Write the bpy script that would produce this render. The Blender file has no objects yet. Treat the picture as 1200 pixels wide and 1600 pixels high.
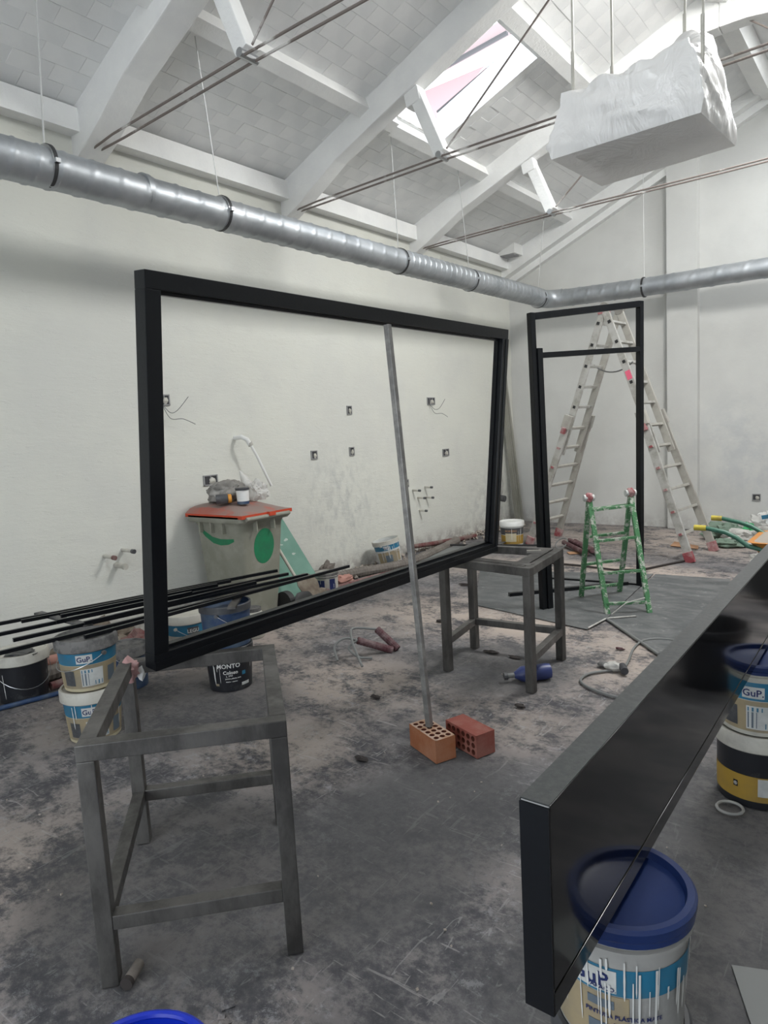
import bpy, bmesh, math, random
from mathutils import Vector, Matrix, Euler, noise
random.seed(7)
S = bpy.context.scene
COL = S.collection
PI = math.pi

# ---------------------------------------------------------------- camera
YAW, PITCH, ROLL, F = -0.66652198, -0.12031064, -0.05524017, 1061.73
fw = Vector((math.sin(YAW)*math.cos(PITCH), math.cos(YAW)*math.cos(PITCH), math.sin(PITCH)))
r0 = Vector((math.cos(YAW), -math.sin(YAW), 0)); u0 = r0.cross(fw)
rt = r0*math.cos(ROLL) + u0*math.sin(ROLL); up = -r0*math.sin(ROLL) + u0*math.cos(ROLL)
cd = bpy.data.cameras.new('camera'); cam = bpy.data.objects.new('camera', cd); COL.objects.link(cam)
cd.sensor_fit = 'VERTICAL'; cd.sensor_height = 36; cd.lens = F/1600*36; cd.clip_start = .05
cam.matrix_world = Matrix(((rt.x, up.x, -fw.x, 0), (rt.y, up.y, -fw.y, 0), (rt.z, up.z, -fw.z, 1.6), (0, 0, 0, 1)))
S.camera = cam
# ---------------------------------------------------------------- world and light
w = bpy.data.worlds.new('sky'); S.world = w; w.use_nodes = True
wb = w.node_tree.nodes['Background']; wb.inputs[0].default_value = (.82, .91, 1, 1); wb.inputs[1].default_value = 5.0

def area(name, loc, size, energy, target, col=(1, 1, 1)):
    l = bpy.data.lights.new(name, 'AREA'); l.shape = 'RECTANGLE'; l.size, l.size_y = size; l.energy = energy; l.color = col
    o = bpy.data.objects.new(name, l); COL.objects.link(o); o.location = loc
    o.rotation_euler = (Vector(target)-Vector(loc)).to_track_quat('-Z', 'Y').to_euler(); return o
# daylight through the roof lights of the right-hand slope, an added fill at the unseen door behind the camera, and the roof light in view
area('unseen_roof_light', (-.45, 6.0, 5.28), (1.1, 1.3), 215, (-3.6, 6.0, .6), (1, .985, .95))
area('unseen_roof_light', (-.45, 8.6, 5.28), (1.1, 1.3), 38, (-3.6, 8.2, .6), (1, .985, .95))  # extra roof-light lamp, added to brighten the far end
area('unseen_roof_light', (-.45, 2.0, 5.28), (1.1, 1.3), 34, (-5, 2.2, 2.6), (1, .985, .95))
area('unseen_roof_light', (-.45, -1.6, 5.28), (1.1, 1.3), 12, (-1.6, 0, 0), (1, .985, .95))
area('doorway_fill', (-1.2, -3.45, 1.7), (2.8, 2.8), 50, (-2.6, 2, 6.5), (1, .98, .95))  # added fill in the unseen doorway, turned upward to brighten the ceiling
S.view_settings.view_transform = 'Standard'; S.view_settings.look = 'None'; S.view_settings.gamma = 1
S.view_settings.use_curve_mapping = False; S.view_settings.exposure = -.03

# ---------------------------------------------------------------- materials
def mat(name, col, rough=.6, metal=0, noise_=None, bump=0, scale=20, spec=None, trans=0, alpha=1, em=None):
    """noise_ = (other colour, noise scale, low, high) mixes a second colour in patches"""
    m = bpy.data.materials.new(name); m.use_nodes = True; nt = m.node_tree; b = nt.nodes['Principled BSDF']
    b.inputs['Base Color'].default_value = (*col, 1); b.inputs['Roughness'].default_value = rough; b.inputs['Metallic'].default_value = metal
    if spec is not None: b.inputs['Specular IOR Level'].default_value = spec
    if trans: b.inputs['Transmission Weight'].default_value = trans
    if alpha < 1: b.inputs['Alpha'].default_value = alpha
    tc = nt.nodes.new('ShaderNodeTexCoord')
    if noise_:
        c2, sc, lo, hi = noise_
        n = nt.nodes.new('ShaderNodeTexNoise'); n.inputs['Scale'].default_value = sc; n.inputs['Detail'].default_value = 8; n.inputs['Roughness'].default_value = .62
        nt.links.new(tc.outputs['Object'], n.inputs['Vector'])
        r = nt.nodes.new('ShaderNodeMapRange'); r.inputs[1].default_value = lo; r.inputs[2].default_value = hi; nt.links.new(n.outputs[0], r.inputs[0])
        x = nt.nodes.new('ShaderNodeMix'); x.data_type = 'RGBA'; x.inputs[6].default_value = (*col, 1); x.inputs[7].default_value = (*c2, 1)
        nt.links.new(r.outputs[0], x.inputs[0]); nt.links.new(x.outputs[2], b.inputs['Base Color'])
    if bump:
        n = nt.nodes.new('ShaderNodeTexNoise'); n.inputs['Scale'].default_value = scale; n.inputs['Detail'].default_value = 5
        nt.links.new(tc.outputs['Object'], n.inputs['Vector'])
        bp = nt.nodes.new('ShaderNodeBump'); bp.inputs['Strength'].default_value = bump; bp.inputs['Distance'].default_value = .01
        nt.links.new(n.outputs[0], bp.inputs['Height']); nt.links.new(bp.outputs[0], b.inputs['Normal'])
    return m

class NT:
    """tiny node-building helper"""
    def __init__(s, m): s.nt = m.node_tree; s.tc = s.nt.nodes.new('ShaderNodeTexCoord').outputs['Object']; s.b = s.nt.nodes['Principled BSDF']
    def noise(s, scale, detail=8, rough=.6, vec=None, stretch=None, dist=0):
        v = vec or s.tc
        if stretch:
            mp = s.nt.nodes.new('ShaderNodeMapping'); mp.inputs['Scale'].default_value = stretch[:3]
            if len(stretch) > 3: mp.inputs['Rotation'].default_value = (0, 0, stretch[3])
            s.nt.links.new(v, mp.inputs[0]); v = mp.outputs[0]
        n = s.nt.nodes.new('ShaderNodeTexNoise'); n.inputs['Scale'].default_value = scale; n.inputs['Detail'].default_value = detail
        n.inputs['Roughness'].default_value = rough; n.inputs['Distortion'].default_value = dist; s.nt.links.new(v, n.inputs['Vector']); return n.outputs[0]
    def ramp(s, v, lo, hi, a=0, b=1):
        r = s.nt.nodes.new('ShaderNodeMapRange'); r.interpolation_type = 'SMOOTHSTEP'
        for i, k in enumerate((lo, hi, a, b)): r.inputs[i+1].default_value = k
        s.nt.links.new(v, r.inputs[0]); return r.outputs[0]
    def math(s, op, a, b):
        n = s.nt.nodes.new('ShaderNodeMath'); n.operation = op
        for i, k in enumerate((a, b)):
            if isinstance(k, (int, float)): n.inputs[i].default_value = k
            else: s.nt.links.new(k, n.inputs[i])
        return n.outputs[0]
    def mix(s, f, a, b):
        x = s.nt.nodes.new('ShaderNodeMix'); x.data_type = 'RGBA'
        for i, k in ((0, f), (6, a), (7, b)):
            if isinstance(k, tuple): x.inputs[i].default_value = (*k, 1)
            elif isinstance(k, (int, float)): x.inputs[i].default_value = k
            else: s.nt.links.new(k, x.inputs[i])
        return x.outputs[2]
    def spot(s, c, rad, soft=.5):
        """1 inside an ellipsoid about c with radii rad (object space), fading out"""
        mp = s.nt.nodes.new('ShaderNodeMapping'); mp.inputs['Location'].default_value = tuple(-c[i]/rad[i] for i in range(3)); mp.inputs['Scale'].default_value = tuple(1/k for k in rad)
        s.nt.links.new(s.tc, mp.inputs[0]); l = s.nt.nodes.new('ShaderNodeVectorMath'); l.operation = 'LENGTH'; s.nt.links.new(mp.outputs[0], l.inputs[0])
        return s.ramp(l.outputs['Value'], 1-soft, 1+soft*.4, 1, 0)
    def bump(s, h, strength, dist=.01):
        bp = s.nt.nodes.new('ShaderNodeBump'); bp.inputs['Strength'].default_value = strength; bp.inputs['Distance'].default_value = dist
        s.nt.links.new(h, bp.inputs['Height']); s.nt.links.new(bp.outputs[0], s.b.inputs['Normal'])
    def out(s, c): s.nt.links.new(c, s.b.inputs['Base Color'])

def blank(name, rough=.8):
    m = bpy.data.materials.new(name); m.use_nodes = True; m.node_tree.nodes['Principled BSDF'].inputs['Roughness'].default_value = rough; return m

M = {}
# painted plaster wall (left): warm white, faint patches, sooty streaks near the floor, rough relief
m = blank('left_wall_plaster', .85); n = NT(m)
c = n.mix(n.ramp(n.noise(1.1, 4), .35, .65), (.62, .62, .575), (.66, .66, .60))
c = n.mix(n.math('MULTIPLY', n.spot((-5.15, 5.75, .75), (1, .75, .75), .8), n.ramp(n.noise(9, 8, .7, stretch=(1, 1.2, .8)), .40, .72, 0, .55)), c, (.36, .37, .37))
c = n.mix(n.math('MULTIPLY', n.spot((-5.15, 9.4, .2), (1, 1.1, .8), .8), n.ramp(n.noise(8, 8, .7), .42, .62, 0, .5)), c, (.38, .38, .37))
sx = n.nt.nodes.new('ShaderNodeSeparateXYZ'); n.nt.links.new(n.tc, sx.inputs[0])
c = n.mix(n.math('MULTIPLY', n.ramp(sx.outputs[2], .04, .24, 1, 0), n.ramp(n.noise(7, 8, .7), .38, .6, 0, .8)), c, (.33, .30, .28))
c = n.mix(n.ramp(n.noise(38, 4, .6), .70, .76, 0, .25), c, (.40, .40, .38)); n.out(c)
h = n.math('ADD', n.math('MULTIPLY', n.noise(5, 8, .7, stretch=(1, .5, 2)), 1.0), n.math('MULTIPLY', n.ramp(n.noise(14, 6, .6, stretch=(1, .45, 1.6)), .60, .66), .25)); n.bump(h, .32, .028); M['wall'] = m
m = blank('back_wall_plaster', .85); n = NT(m)
c = n.mix(n.ramp(n.noise(1.1, 4), .35, .65), (.58, .58, .56), (.63, .63, .605))
c = n.mix(n.math('MULTIPLY', n.spot((-1.7, 10, 1.0), (.95, 1, .95), .8), n.ramp(n.noise(3, 8, .7), .40, .66, 0, .45)), c, (.42, .44, .47))
sx = n.nt.nodes.new('ShaderNodeSeparateXYZ'); n.nt.links.new(n.tc, sx.inputs[0])
c = n.mix(n.math('MULTIPLY', n.ramp(sx.outputs[2], .03, .3, 1, 0), n.ramp(n.noise(6, 8, .7), .38, .62, 0, .6)), c, (.40, .38, .36)); n.out(c)
n.bump(n.noise(6, 8, .7), .22, .02); M['wall2'] = m
m = blank('limewashed_ceiling', .85); n = NT(m)
n.out(n.mix(n.ramp(n.noise(2.2, 5), .35, .65), (.76, .765, .76), (.83, .83, .82)))
n.bump(n.noise(22, 6, .65), .28, .012); M['ceil'] = m
m = blank('painted_concrete', .75); n = NT(m)
n.out(n.mix(n.ramp(n.noise(4, 6), .3, .7), (.80, .80, .79), (.85, .85, .83))); n.bump(n.noise(30, 6, .65), .45, .012); M['conc'] = m
# floor: charcoal concrete, pale pinkish dust, scratches, overspray rectangles under the trestles
m = blank('dusty_concrete_floor', .78); n = NT(m)
big = n.noise(.6, 6, .6, dist=.4); med = n.noise(2.6, 12, .74, stretch=(1, 1.4, 1, .6)); fine = n.noise(24, 10, .82)
gr = n.math('ADD', n.math('MULTIPLY', med, .62), n.math('MULTIPLY', fine, .38))
c = n.mix(n.ramp(gr, .40, .60), (.052, .051, .058), (.150, .145, .150))
pale = n.math('MULTIPLY', n.ramp(big, .42, .58), n.ramp(gr, .46, .56))
c = n.mix(n.math('MULTIPLY', pale, .75), c, (.30, .265, .25))
for cen, rad, k in (((-3.2, 6.7, 0), (1.5, .75, 1), .9), ((-2.45, 4.75, 0), (1.0, .42, 1), .95), ((-3.3, 4.75, 0), (.9, .8, 1), .7), ((-2.2, 7.1, 0), (1.1, .35, 1), .95), ((-1.4, 4.45, 0), (.5, .8, 1), .75), ((-2.9, 3.15, 0), (.8, .6, 1), .75), ((-2.75, .9, 0), (.55, .6, 1), .55), ((-2.6, 9, 0), (2.8, 1.3, 1), .75), ((-4.1, 3.0, 0), (.6, 1.6, 1), .6), ((-2.55, 2.3, 0), (.6, .45, 1), .6), ((-1.7, 3.2, 0), (.6, .5, 1), .45)):
    c = n.mix(n.math('MULTIPLY', n.math('MULTIPLY', n.spot(cen, rad, .9), n.ramp(gr, .42, .54)), k), c, (.42, .35, .30))
c = n.mix(n.math('MULTIPLY', n.ramp(n.noise(13, 12, .85), .53, .60), n.ramp(n.noise(1.6, 3), .42, .58, 0, .6)), c, (.33, .325, .335))
c = n.mix(n.ramp(n.noise(5, 6, .5, stretch=(1, 9, 1, .9), dist=1.2), .64, .67, 0, .45), c, (.38, .36, .35))
c = n.mix(n.ramp(n.noise(4, 6, .5, stretch=(8, 1, 1, .5), dist=1.5), .645, .67, 0, .42), c, (.36, .35, .34))
c = n.mix(n.ramp(n.noise(60, 3, .5), .70, .78, 0, .35), c, (.42, .41, .40))
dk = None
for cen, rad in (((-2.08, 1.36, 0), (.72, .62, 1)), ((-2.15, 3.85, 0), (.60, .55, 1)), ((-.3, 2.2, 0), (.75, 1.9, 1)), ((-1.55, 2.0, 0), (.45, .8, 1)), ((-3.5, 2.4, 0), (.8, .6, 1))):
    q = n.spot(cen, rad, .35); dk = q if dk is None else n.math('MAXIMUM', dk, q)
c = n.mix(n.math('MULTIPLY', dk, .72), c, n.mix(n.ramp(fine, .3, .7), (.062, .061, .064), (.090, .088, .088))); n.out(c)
n.bump(n.math('ADD', n.math('MULTIPLY', n.noise(3.5, 8, .7), .6), n.math('MULTIPLY', fine, .4)), .4, .02); M['floor'] = m
m = blank('grey_floor_sheet', .6); n = NT(m)
c = n.mix(n.ramp(n.noise(3, 8, .7, stretch=(1, 2.2, 1, .6)), .4, .62), (.075, .080, .082), (.135, .138, .138))
c = n.mix(n.ramp(n.noise(6, 10, .8), .56, .68, 0, .6), c, (.33, .33, .32)); n.out(c); n.bump(n.noise(8, 6), .15); M['sheet'] = m

M['black'] = mat('satin_black_steel', (.0045, .0055, .0075), .30, 0, spec=.32, bump=.05, scale=60)
M['gloss'] = mat('gloss_black_steel', (.003, .0033, .0036), .09, 0, noise_=((.007, .007, .007), 3, .4, .7), bump=.02, scale=9, spec=.5)
m = blank('black_top_sheen', .45); n = NT(m); n.out(n.mix(n.ramp(n.noise(60, 8, .8, stretch=(1, 1, 1)), .35, .75), (.035, .038, .038), (.075, .077, .073))); M['sheenblack'] = m  # grey sheen of the panel's top edge, put into the colour
m = blank('raw_steel', .42); n = NT(m); n.b.inputs['Metallic'].default_value = .55
n.out(n.mix(n.ramp(n.noise(5, 8, .7, stretch=(1, 1, .4)), .35, .65), (.066, .063, .060), (.145, .138, .130))); n.nt.links.new(n.ramp(n.noise(9, 6), .3, .7, .34, .6), n.b.inputs['Roughness']); M['steel'] = m; n.b.inputs['Specular IOR Level'].default_value = .4
M['pole'] = mat('prop_steel', (.24, .235, .23), .45, .6, noise_=((.42, .41, .39), 9, .45, .65))
m = blank('galvanised_duct', .34); n = NT(m); n.b.inputs['Metallic'].default_value = .85
n.out(n.mix(n.ramp(n.noise(3, 5, .6), .3, .7), (.34, .36, .38), (.50, .52, .54))); n.bump(n.noise(5, 3), .08, .02); M['galv'] = m; n.b.inputs['Metallic'].default_value = .75; n.b.inputs['Roughness'].default_value = .46
M['clamp'] = mat('clamp_rubber', (.03, .03, .032), .5); M['clampsteel'] = mat('clamp_steel', (.45, .46, .47), .35, .9)
M['wire'] = mat('wire_steel', (.55, .55, .54), .45, .3); M['tie'] = mat('tie_rod_steel', (.20, .17, .155), .6, .2, noise_=((.62, .60, .58), 1.6, .56, .62))
M['white'] = mat('white_plastic', (.74, .74, .72), .45); M['ivory'] = mat('dirty_white_plastic', (.50, .485, .43), .5, noise_=((.33, .31, .28), 7, .45, .72))
M['greybody'] = mat('grey_white_plastic', (.34, .335, .32), .45, noise_=((.22, .22, .215), 6, .45, .7))
M['cream'] = mat('cream_bucket', (.52, .46, .31), .5, noise_=((.40, .35, .25), 6, .5, .75)); M['greyp'] = mat('grey_print', (.30, .30, .31), .6)
M['lblue'] = mat('label_blue', (.018, .16, .28), .5, noise_=((.05, .13, .19), 8, .42, .68)); M['navy'] = mat('navy_print', (.012, .022, .10), .5)
M['ochre'] = mat('label_ochre', (.33, .265, .16), .6, noise_=((.24, .205, .15), 7, .42, .66)); M['pale'] = mat('label_pale', (.55, .56, .54), .55, noise_=((.40, .41, .40), 9, .45, .7))
M['lgrey'] = mat('label_greyblue', (.11, .14, .17), .5); M['dgrey'] = mat('label_dark_grey', (.06, .062, .068), .5, noise_=((.12, .12, .12), 12, .5, .7))
M['lid_blue'] = mat('blue_lid', (.009, .024, .105), .35, noise_=((.014, .036, .14), 4, .4, .7)); M['bucket_blue'] = mat('blue_bucket', (.018, .045, .115), .5, noise_=((.07, .10, .14), 9, .42, .66))
M['vivid'] = mat('vivid_blue', (.005, .025, .42), .3, noise_=((.35, .38, .5), 13, .66, .72))
M['bblack'] = mat('black_bucket', (.014, .015, .019), .35, noise_=((.06, .06, .06), 11, .6, .75)); M['yellow'] = mat('label_yellow', (.38, .235, .035), .5, noise_=((.26, .17, .05), 5, .45, .72))
M['red'] = mat('red_label', (.42, .02, .03), .45); M['drip'] = mat('white_paint_drip', (.62, .62, .60), .5)
M['duststuff'] = mat('grey_dusty_lid', (.16, .155, .15), .8, noise_=((.07, .07, .07), 14, .45, .6))
M['brickA'] = mat('orange_brick', (.33, .115, .046), .85, noise_=((.40, .19, .11), 5, .42, .7), bump=.25, scale=90); M['brickB'] = mat('red_brick', (.24, .062, .045), .85, noise_=((.30, .14, .11), 6, .45, .7), bump=.25, scale=90)
M['brickTop'] = mat('dusty_brick_face', (.42, .30, .23), .9, noise_=((.36, .20, .12), 30, .45, .6)); M['hole'] = mat('brick_hole', (.13, .035, .02), .95)
m = blank('aluminium_ladder', .42); n = NT(m); n.b.inputs['Metallic'].default_value = .45
n.out(n.mix(n.ramp(n.noise(7, 8, .7), .42, .66), (.52, .51, .485), (.36, .345, .31))); M['alu'] = m
M['aluside'] = mat('aluminium_shade', (.42, .405, .365), .6, .2, noise_=((.33, .31, .28), 9, .45, .7)); M['redplastic'] = mat('red_plastic', (.27, .05, .06), .6, noise_=((.42, .30, .29), 9, .42, .62)); M['pink'] = mat('pink_spray', (.72, .12, .20), .7)
M['rubber'] = mat('black_rubber', (.02, .02, .02), .6)
m = blank('splashed_green_paint', .5); n = NT(m); n.out(n.mix(n.ramp(n.noise(19, 9, .8), .515, .56), (.065, .20, .085), (.46, .47, .42))); M['green'] = m
M['bin'] = mat('bin_grey_green', (.235, .235, .19), .6, noise_=((.33, .32, .27), 5, .42, .7), bump=.05); M['spray'] = mat('green_spray', (.012, .20, .085), .6, noise_=((.02, .14, .07), 8, .4, .7))
m = blank('dusty_orange_lid', .6); n = NT(m); g = n.nt.nodes.new('ShaderNodeNewGeometry'); sz = n.nt.nodes.new('ShaderNodeSeparateXYZ'); n.nt.links.new(g.outputs['True Normal'], sz.inputs[0])
n.out(n.mix(n.math('MULTIPLY', n.ramp(sz.outputs[2], .55, .93), n.ramp(n.noise(6, 6), .30, .5, .45, .95)), (.50, .055, .018), (.24, .19, .17))); M['binlid'] = m
M['cloth'] = mat('grey_cloth', (.20, .19, .175), .85, noise_=((.34, .33, .31), 8, .45, .65)); M['tape'] = mat('orange_tape', (.65, .28, .04), .5)
m = mat('clear_plastic_bag', (.72, .71, .68), .3, alpha=.55); M['bag'] = m
M['board'] = mat('green_plasterboard', (.135, .27, .215), .8, noise_=((.19, .33, .27), 3, .4, .7)); M['splash'] = mat('plaster_splash', (.44, .50, .46), .9); M['core'] = mat('board_core', (.5, .48, .42), .9)
M['brown'] = mat('mortar_crusted', (.13, .10, .075), .9, noise_=((.22, .19, .15), 9, .4, .65), bump=.3, scale=30); M['wood'] = mat('pale_wood_handle', (.50, .47, .41), .7)
M['conduit'] = mat('grey_conduit', (.13, .115, .10), .8, noise_=((.20, .175, .155), 6, .4, .65)); M['redpipe'] = mat('red_conduit', (.13, .035, .035), .7, noise_=((.20, .14, .125), 9, .42, .58)); M['pinkcloth'] = mat('pink_cloth', (.42, .22, .18), .9)
M['maroon'] = mat('maroon_conduit', (.075, .022, .028), .7, noise_=((.16, .11, .11), 12, .45, .65)); M['greyhose'] = mat('grey_hose', (.17, .175, .17), .6)
M['barrow'] = mat('orange_barrow', (.50, .19, .025), .55, noise_=((.40, .22, .10), 6, .5, .7)); M['hgreen'] = mat('green_tube', (.035, .13, .085), .4); M['grip'] = mat('yellow_grip', (.50, .40, .045), .5, noise_=((.3, .22, .05), 8, .5, .7)); M['cement'] = mat('dry_cement', (.33, .29, .25), .95, bump=.4, scale=30)
M['debris'] = mat('pale_debris', (.52, .51, .48), .8, noise_=((.30, .29, .27), 8, .4, .65)); M['dkdebris'] = mat('dark_scrap', (.035, .028, .026), .85); M['greenbag'] = mat('green_bag', (.03, .36, .12), .4); M['gdebris'] = mat('greyish_green_debris', (.16, .22, .17), .8); M['orangepaper'] = mat('tan_card', (.40, .22, .12), .85)
M['boxdark'] = mat('socket_dark', (.045, .045, .05), .7); M['boxrim'] = mat('socket_grey', (.28, .28, .28), .7); M['chrome'] = mat('dull_metal', (.40, .38, .35), .35, .8)
M['pinkcup'] = mat('pink_translucent_cup', (.52, .30, .29), .4, alpha=.9); M['bluebottle'] = mat('blue_bottle', (.035, .05, .16), .4)
M['greypost'] = mat('grey_post', (.24, .235, .20), .55, noise_=((.32, .31, .27), 3, .4, .7))
M['neigh'] = mat('neighbour_wall_pink', (.36, .235, .235), .9); M['roofedge'] = mat('neighbour_roof_edge', (.27, .20, .195), .8); M['sash'] = mat('skylight_flashing', (.05, .045, .045), .7); M['bare'] = mat('bare_mortar', (.50, .47, .43), .9, noise_=((.9, .9, .9), 8, .4, .6))

# shrink-wrap plastic: milky, partly see-through, glossy
m = blank('milky_plastic_film', .28); n = NT(m); b = n.b
b.inputs['Base Color'].default_value = (.84, .83, .815, 1); b.inputs['Transmission Weight'].default_value = 0
b.inputs['Subsurface Weight'].default_value = 0; b.inputs['Alpha'].default_value = .84
n.bump(n.noise(3.2, 5, .6, stretch=(1.3, 1, .6), dist=1.2), .5, .07); M['film'] = m

# ---------------------------------------------------------------- mesh helpers
def smooth_line(p, n=6):
    p = [Vector(q) for q in p]; out = []
    for i in range(len(p)-1):
        a, b, c, d = p[max(i-1, 0)], p[i], p[i+1], p[min(i+2, len(p)-1)]
        for k in range(n): t = k/n; out.append(.5*((2*b)+(c-a)*t+(2*a-5*b+4*c-d)*t*t+(3*b-a-3*c+d)*t**3))
    return out+[p[-1]]
class MB:
    def __init__(s): s.v = []; s.f = []
    def add(s, vs, fs):
        k = len(s.v); s.v += [Vector(v) for v in vs]; s.f += [tuple(i+k for i in f) for f in fs]; return s
    def box(s, c, d, rot=None, bev=0):
        x, y, z = (k/2 for k in d); c = Vector(c)
        vs = [Vector((i*x, j*y, k*z)) for k in (-1, 1) for j in (-1, 1) for i in (-1, 1)]
        if rot is not None: vs = [rot @ v for v in vs]
        return s.add([c+v for v in vs], [(0, 2, 3, 1), (4, 5, 7, 6), (0, 1, 5, 4), (2, 6, 7, 3), (0, 4, 6, 2), (1, 3, 7, 5)])
    def bar(s, a, b, w, h, upv=(0, 0, 1), ext=0):
        """box section from a to b; w across, h along upv"""
        a, b = Vector(a), Vector(b); t = (b-a); L = t.length; t.normalize(); a = a-t*ext; b = b+t*ext
        x = t.cross(Vector(upv)).normalized(); y = x.cross(t).normalized()
        vs = [p+x*i*w/2+y*j*h/2 for p in (a, b) for j in (-1, 1) for i in (-1, 1)]
        return s.add(vs, [(0, 1, 3, 2), (4, 6, 7, 5), (0, 4, 5, 1), (2, 3, 7, 6), (0, 2, 6, 4), (1, 5, 7, 3)])
    def tube(s, pts, r, n=8, cap=True):
        pts = [Vector(p) for p in pts]; m = len(pts); rings = []
        ref = Vector((0, 0, 1)); t0 = (pts[1]-pts[0]).normalized()
        if abs(t0.dot(ref)) > .95: ref = Vector((1, 0, 0))
        x = t0.cross(ref).normalized()
        k = len(s.v)
        for i, p in enumerate(pts):
            t = (pts[min(i+1, m-1)]-pts[max(i-1, 0)]).normalized(); x = (x-t*x.dot(t)).normalized(); y = t.cross(x)
            rr = r(i/(m-1)) if callable(r) else r
            for j in range(n): a = 2*PI*j/n; s.v.append(p+(x*math.cos(a)+y*math.sin(a))*rr)
        for i in range(m-1):
            for j in range(n): a = k+i*n+j; b_ = k+i*n+(j+1) % n; s.f.append((a, b_, b_+n, a+n))
        if cap: s.f.append(tuple(k+j for j in range(n))[::-1]); s.f.append(tuple(k+(m-1)*n+j for j in range(n)))
        return s
    def lathe(s, prof, c=(0, 0, 0), n=40, a0=0, a1=2*PI):
        k = len(s.v); full = abs(a1-a0-2*PI) < 1e-6; nn = n if full else n+1; c = Vector(c)
        for r, z in prof:
            for j in range(nn): a = a0+(a1-a0)*j/n; s.v.append(c+Vector((r*math.cos(a), r*math.sin(a), z)))
        for i in range(len(prof)-1):
            for j in range(n): a = k+i*nn+j; b_ = k+i*nn+(j+1) % nn; s.f.append((a, b_, b_+nn, a+nn))
        return s
    def disc(s, c, r, n=40, flip=False):
        k = len(s.v); c = Vector(c)
        for j in range(n): a = 2*PI*j/n; s.v.append(c+Vector((r*math.cos(a), r*math.sin(a), 0)))
        f = tuple(range(k, k+n)); s.f.append(f[::-1] if flip else f); return s
    def poly(s, pts, thick, nrm):
        """flat polygon extruded by thick along -nrm"""
        nrm = Vector(nrm).normalized(); pts = [Vector(p) for p in pts]; n = len(pts); k = len(s.v)
        s.v += pts+[p-nrm*thick for p in pts]; s.f.append(tuple(range(k, k+n))); s.f.append(tuple(range(k+n, k+2*n))[::-1])
        for j in range(n): s.f.append((k+j, k+n+j, k+n+(j+1) % n, k+(j+1) % n))
        return s

def obj(name, mb, mt, parent=None, base=None, smooth=False, bevel=0):
    me = bpy.data.meshes.new(name); o = bpy.data.objects.new(name, me); COL.objects.link(o)
    if base is None: base = Vector(parent.get('_b', (0, 0, 0))) if parent else Vector((0, 0, 0))
    base = Vector(base)
    me.from_pydata([v-base for v in mb.v], [], mb.f); me.validate(); bm = bmesh.new(); bm.from_mesh(me); bmesh.ops.recalc_face_normals(bm, faces=bm.faces)
    if bevel: bmesh.ops.bevel(bm, geom=[e for e in bm.edges if len(e.link_faces) == 2 and e.calc_face_angle(0) > .6], offset=bevel, segments=2, affect='EDGES', profile=.6)
    bm.to_mesh(me); bm.free()
    if smooth:
        me.shade_smooth()
        try: me.set_sharp_from_angle(angle=math.radians(40))
        except Exception: pass
    me.materials.append(M[mt] if isinstance(mt, str) else mt)
    if parent: o.parent = parent
    else: o.location = base
    return o

def tag(o, label, cat, group=None, kind=None):
    o['label'] = label; o['category'] = cat
    if group: o['group'] = group
    if kind: o['kind'] = kind
    return o
def thing(name, label, cat, base=(0, 0, 0), group=None):
    o = bpy.data.objects.new(name, None); COL.objects.link(o); o.location = base; o.empty_display_size = .1
    o['_b'] = [float(k) for k in base]; return tag(o, label, cat, group)
def struct(name, mb, mt, parent=None, **k):
    o = obj(name, mb, mt, parent, **k)
    if not parent: o['kind'] = 'structure'
    return o
def crumple(c, r, seed, amp=.35, sub=3, fr=2.5, flat=0):
    """folded crumpled lump; r = radii; flat cuts at z of the centre minus flat"""
    bm = bmesh.new(); bmesh.ops.create_icosphere(bm, subdivisions=sub, radius=1); mb = MB(); off = Vector((seed*3.7, seed*1.3, seed*.7))
    for v in bm.verts:
        p = v.co.copy(); d = noise.noise(p*fr+off)*amp+abs(noise.noise(p*fr*2.3+off))*amp*.7
        p = p*(1+d); q = Vector((p.x*r[0], p.y*r[1], p.z*r[2]))
        if flat and q.z < -flat: q.z = -flat
        v.co = q+Vector(c)
    bm.verts.index_update(); mb.add([v.co for v in bm.verts], [[v.index for v in f.verts] for f in bm.faces]); bm.free(); return mb

def text_mesh(s, size, bold=0):
    cu = bpy.data.curves.new('t', 'FONT'); cu.body = s; cu.size = size; cu.align_x = 'CENTER'; cu.resolution_u = 2; cu.offset = bold
    o = bpy.data.objects.new('t', cu); COL.objects.link(o); dg = bpy.context.evaluated_depsgraph_get(); me = o.evaluated_get(dg).to_mesh()
    mb = MB().add([v.co.copy() for v in me.vertices], [tuple(p.vertices) for p in me.polygons]); o.evaluated_get(dg).to_mesh_clear()
    bpy.data.objects.remove(o); bpy.data.curves.remove(cu); return mb

# ================================================================ SETTING
XL, XR, YB, YF, XM = -5.15, 2.05, 10.05, -3.4, -1.55
SL = .39
def zc(x): return 4.1+SL*(x-XL) if x < XM else 4.1+SL*(XR-x)    # underside of the roof slab
ZR = zc(XM)

# floor: one surface with real relief and the broken hole near the camera
mb = MB(); nx, ny = 150, 260; x0, x1, y0, y1 = XL-.1, XR+.1, YF-.1, YB+.1
for j in range(ny+1):
    for i in range(nx+1):
        x = x0+(x1-x0)*i/nx; y = y0+(y1-y0)*j/ny
        z = -.004+.004*noise.noise(Vector((x*1.7, y*1.7, 0)))
        d = math.hypot((x+1.20)/.20, (y-.98)/.10); z -= .045*max(0, 1-d)**.5*(1+.5*noise.noise(Vector((x*14, y*14, 3)))) if d < 1 else 0
        mb.v.append(Vector((x, y, min(z, 0))))
for j in range(ny):
    for i in range(nx): k = j*(nx+1)+i; mb.f.append((k, k+1, k+nx+2, k+nx+1))
FLOOR = struct('floor', mb, 'floor', smooth=True); FLOOR['_b'] = [0., 0., 0.]

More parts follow.
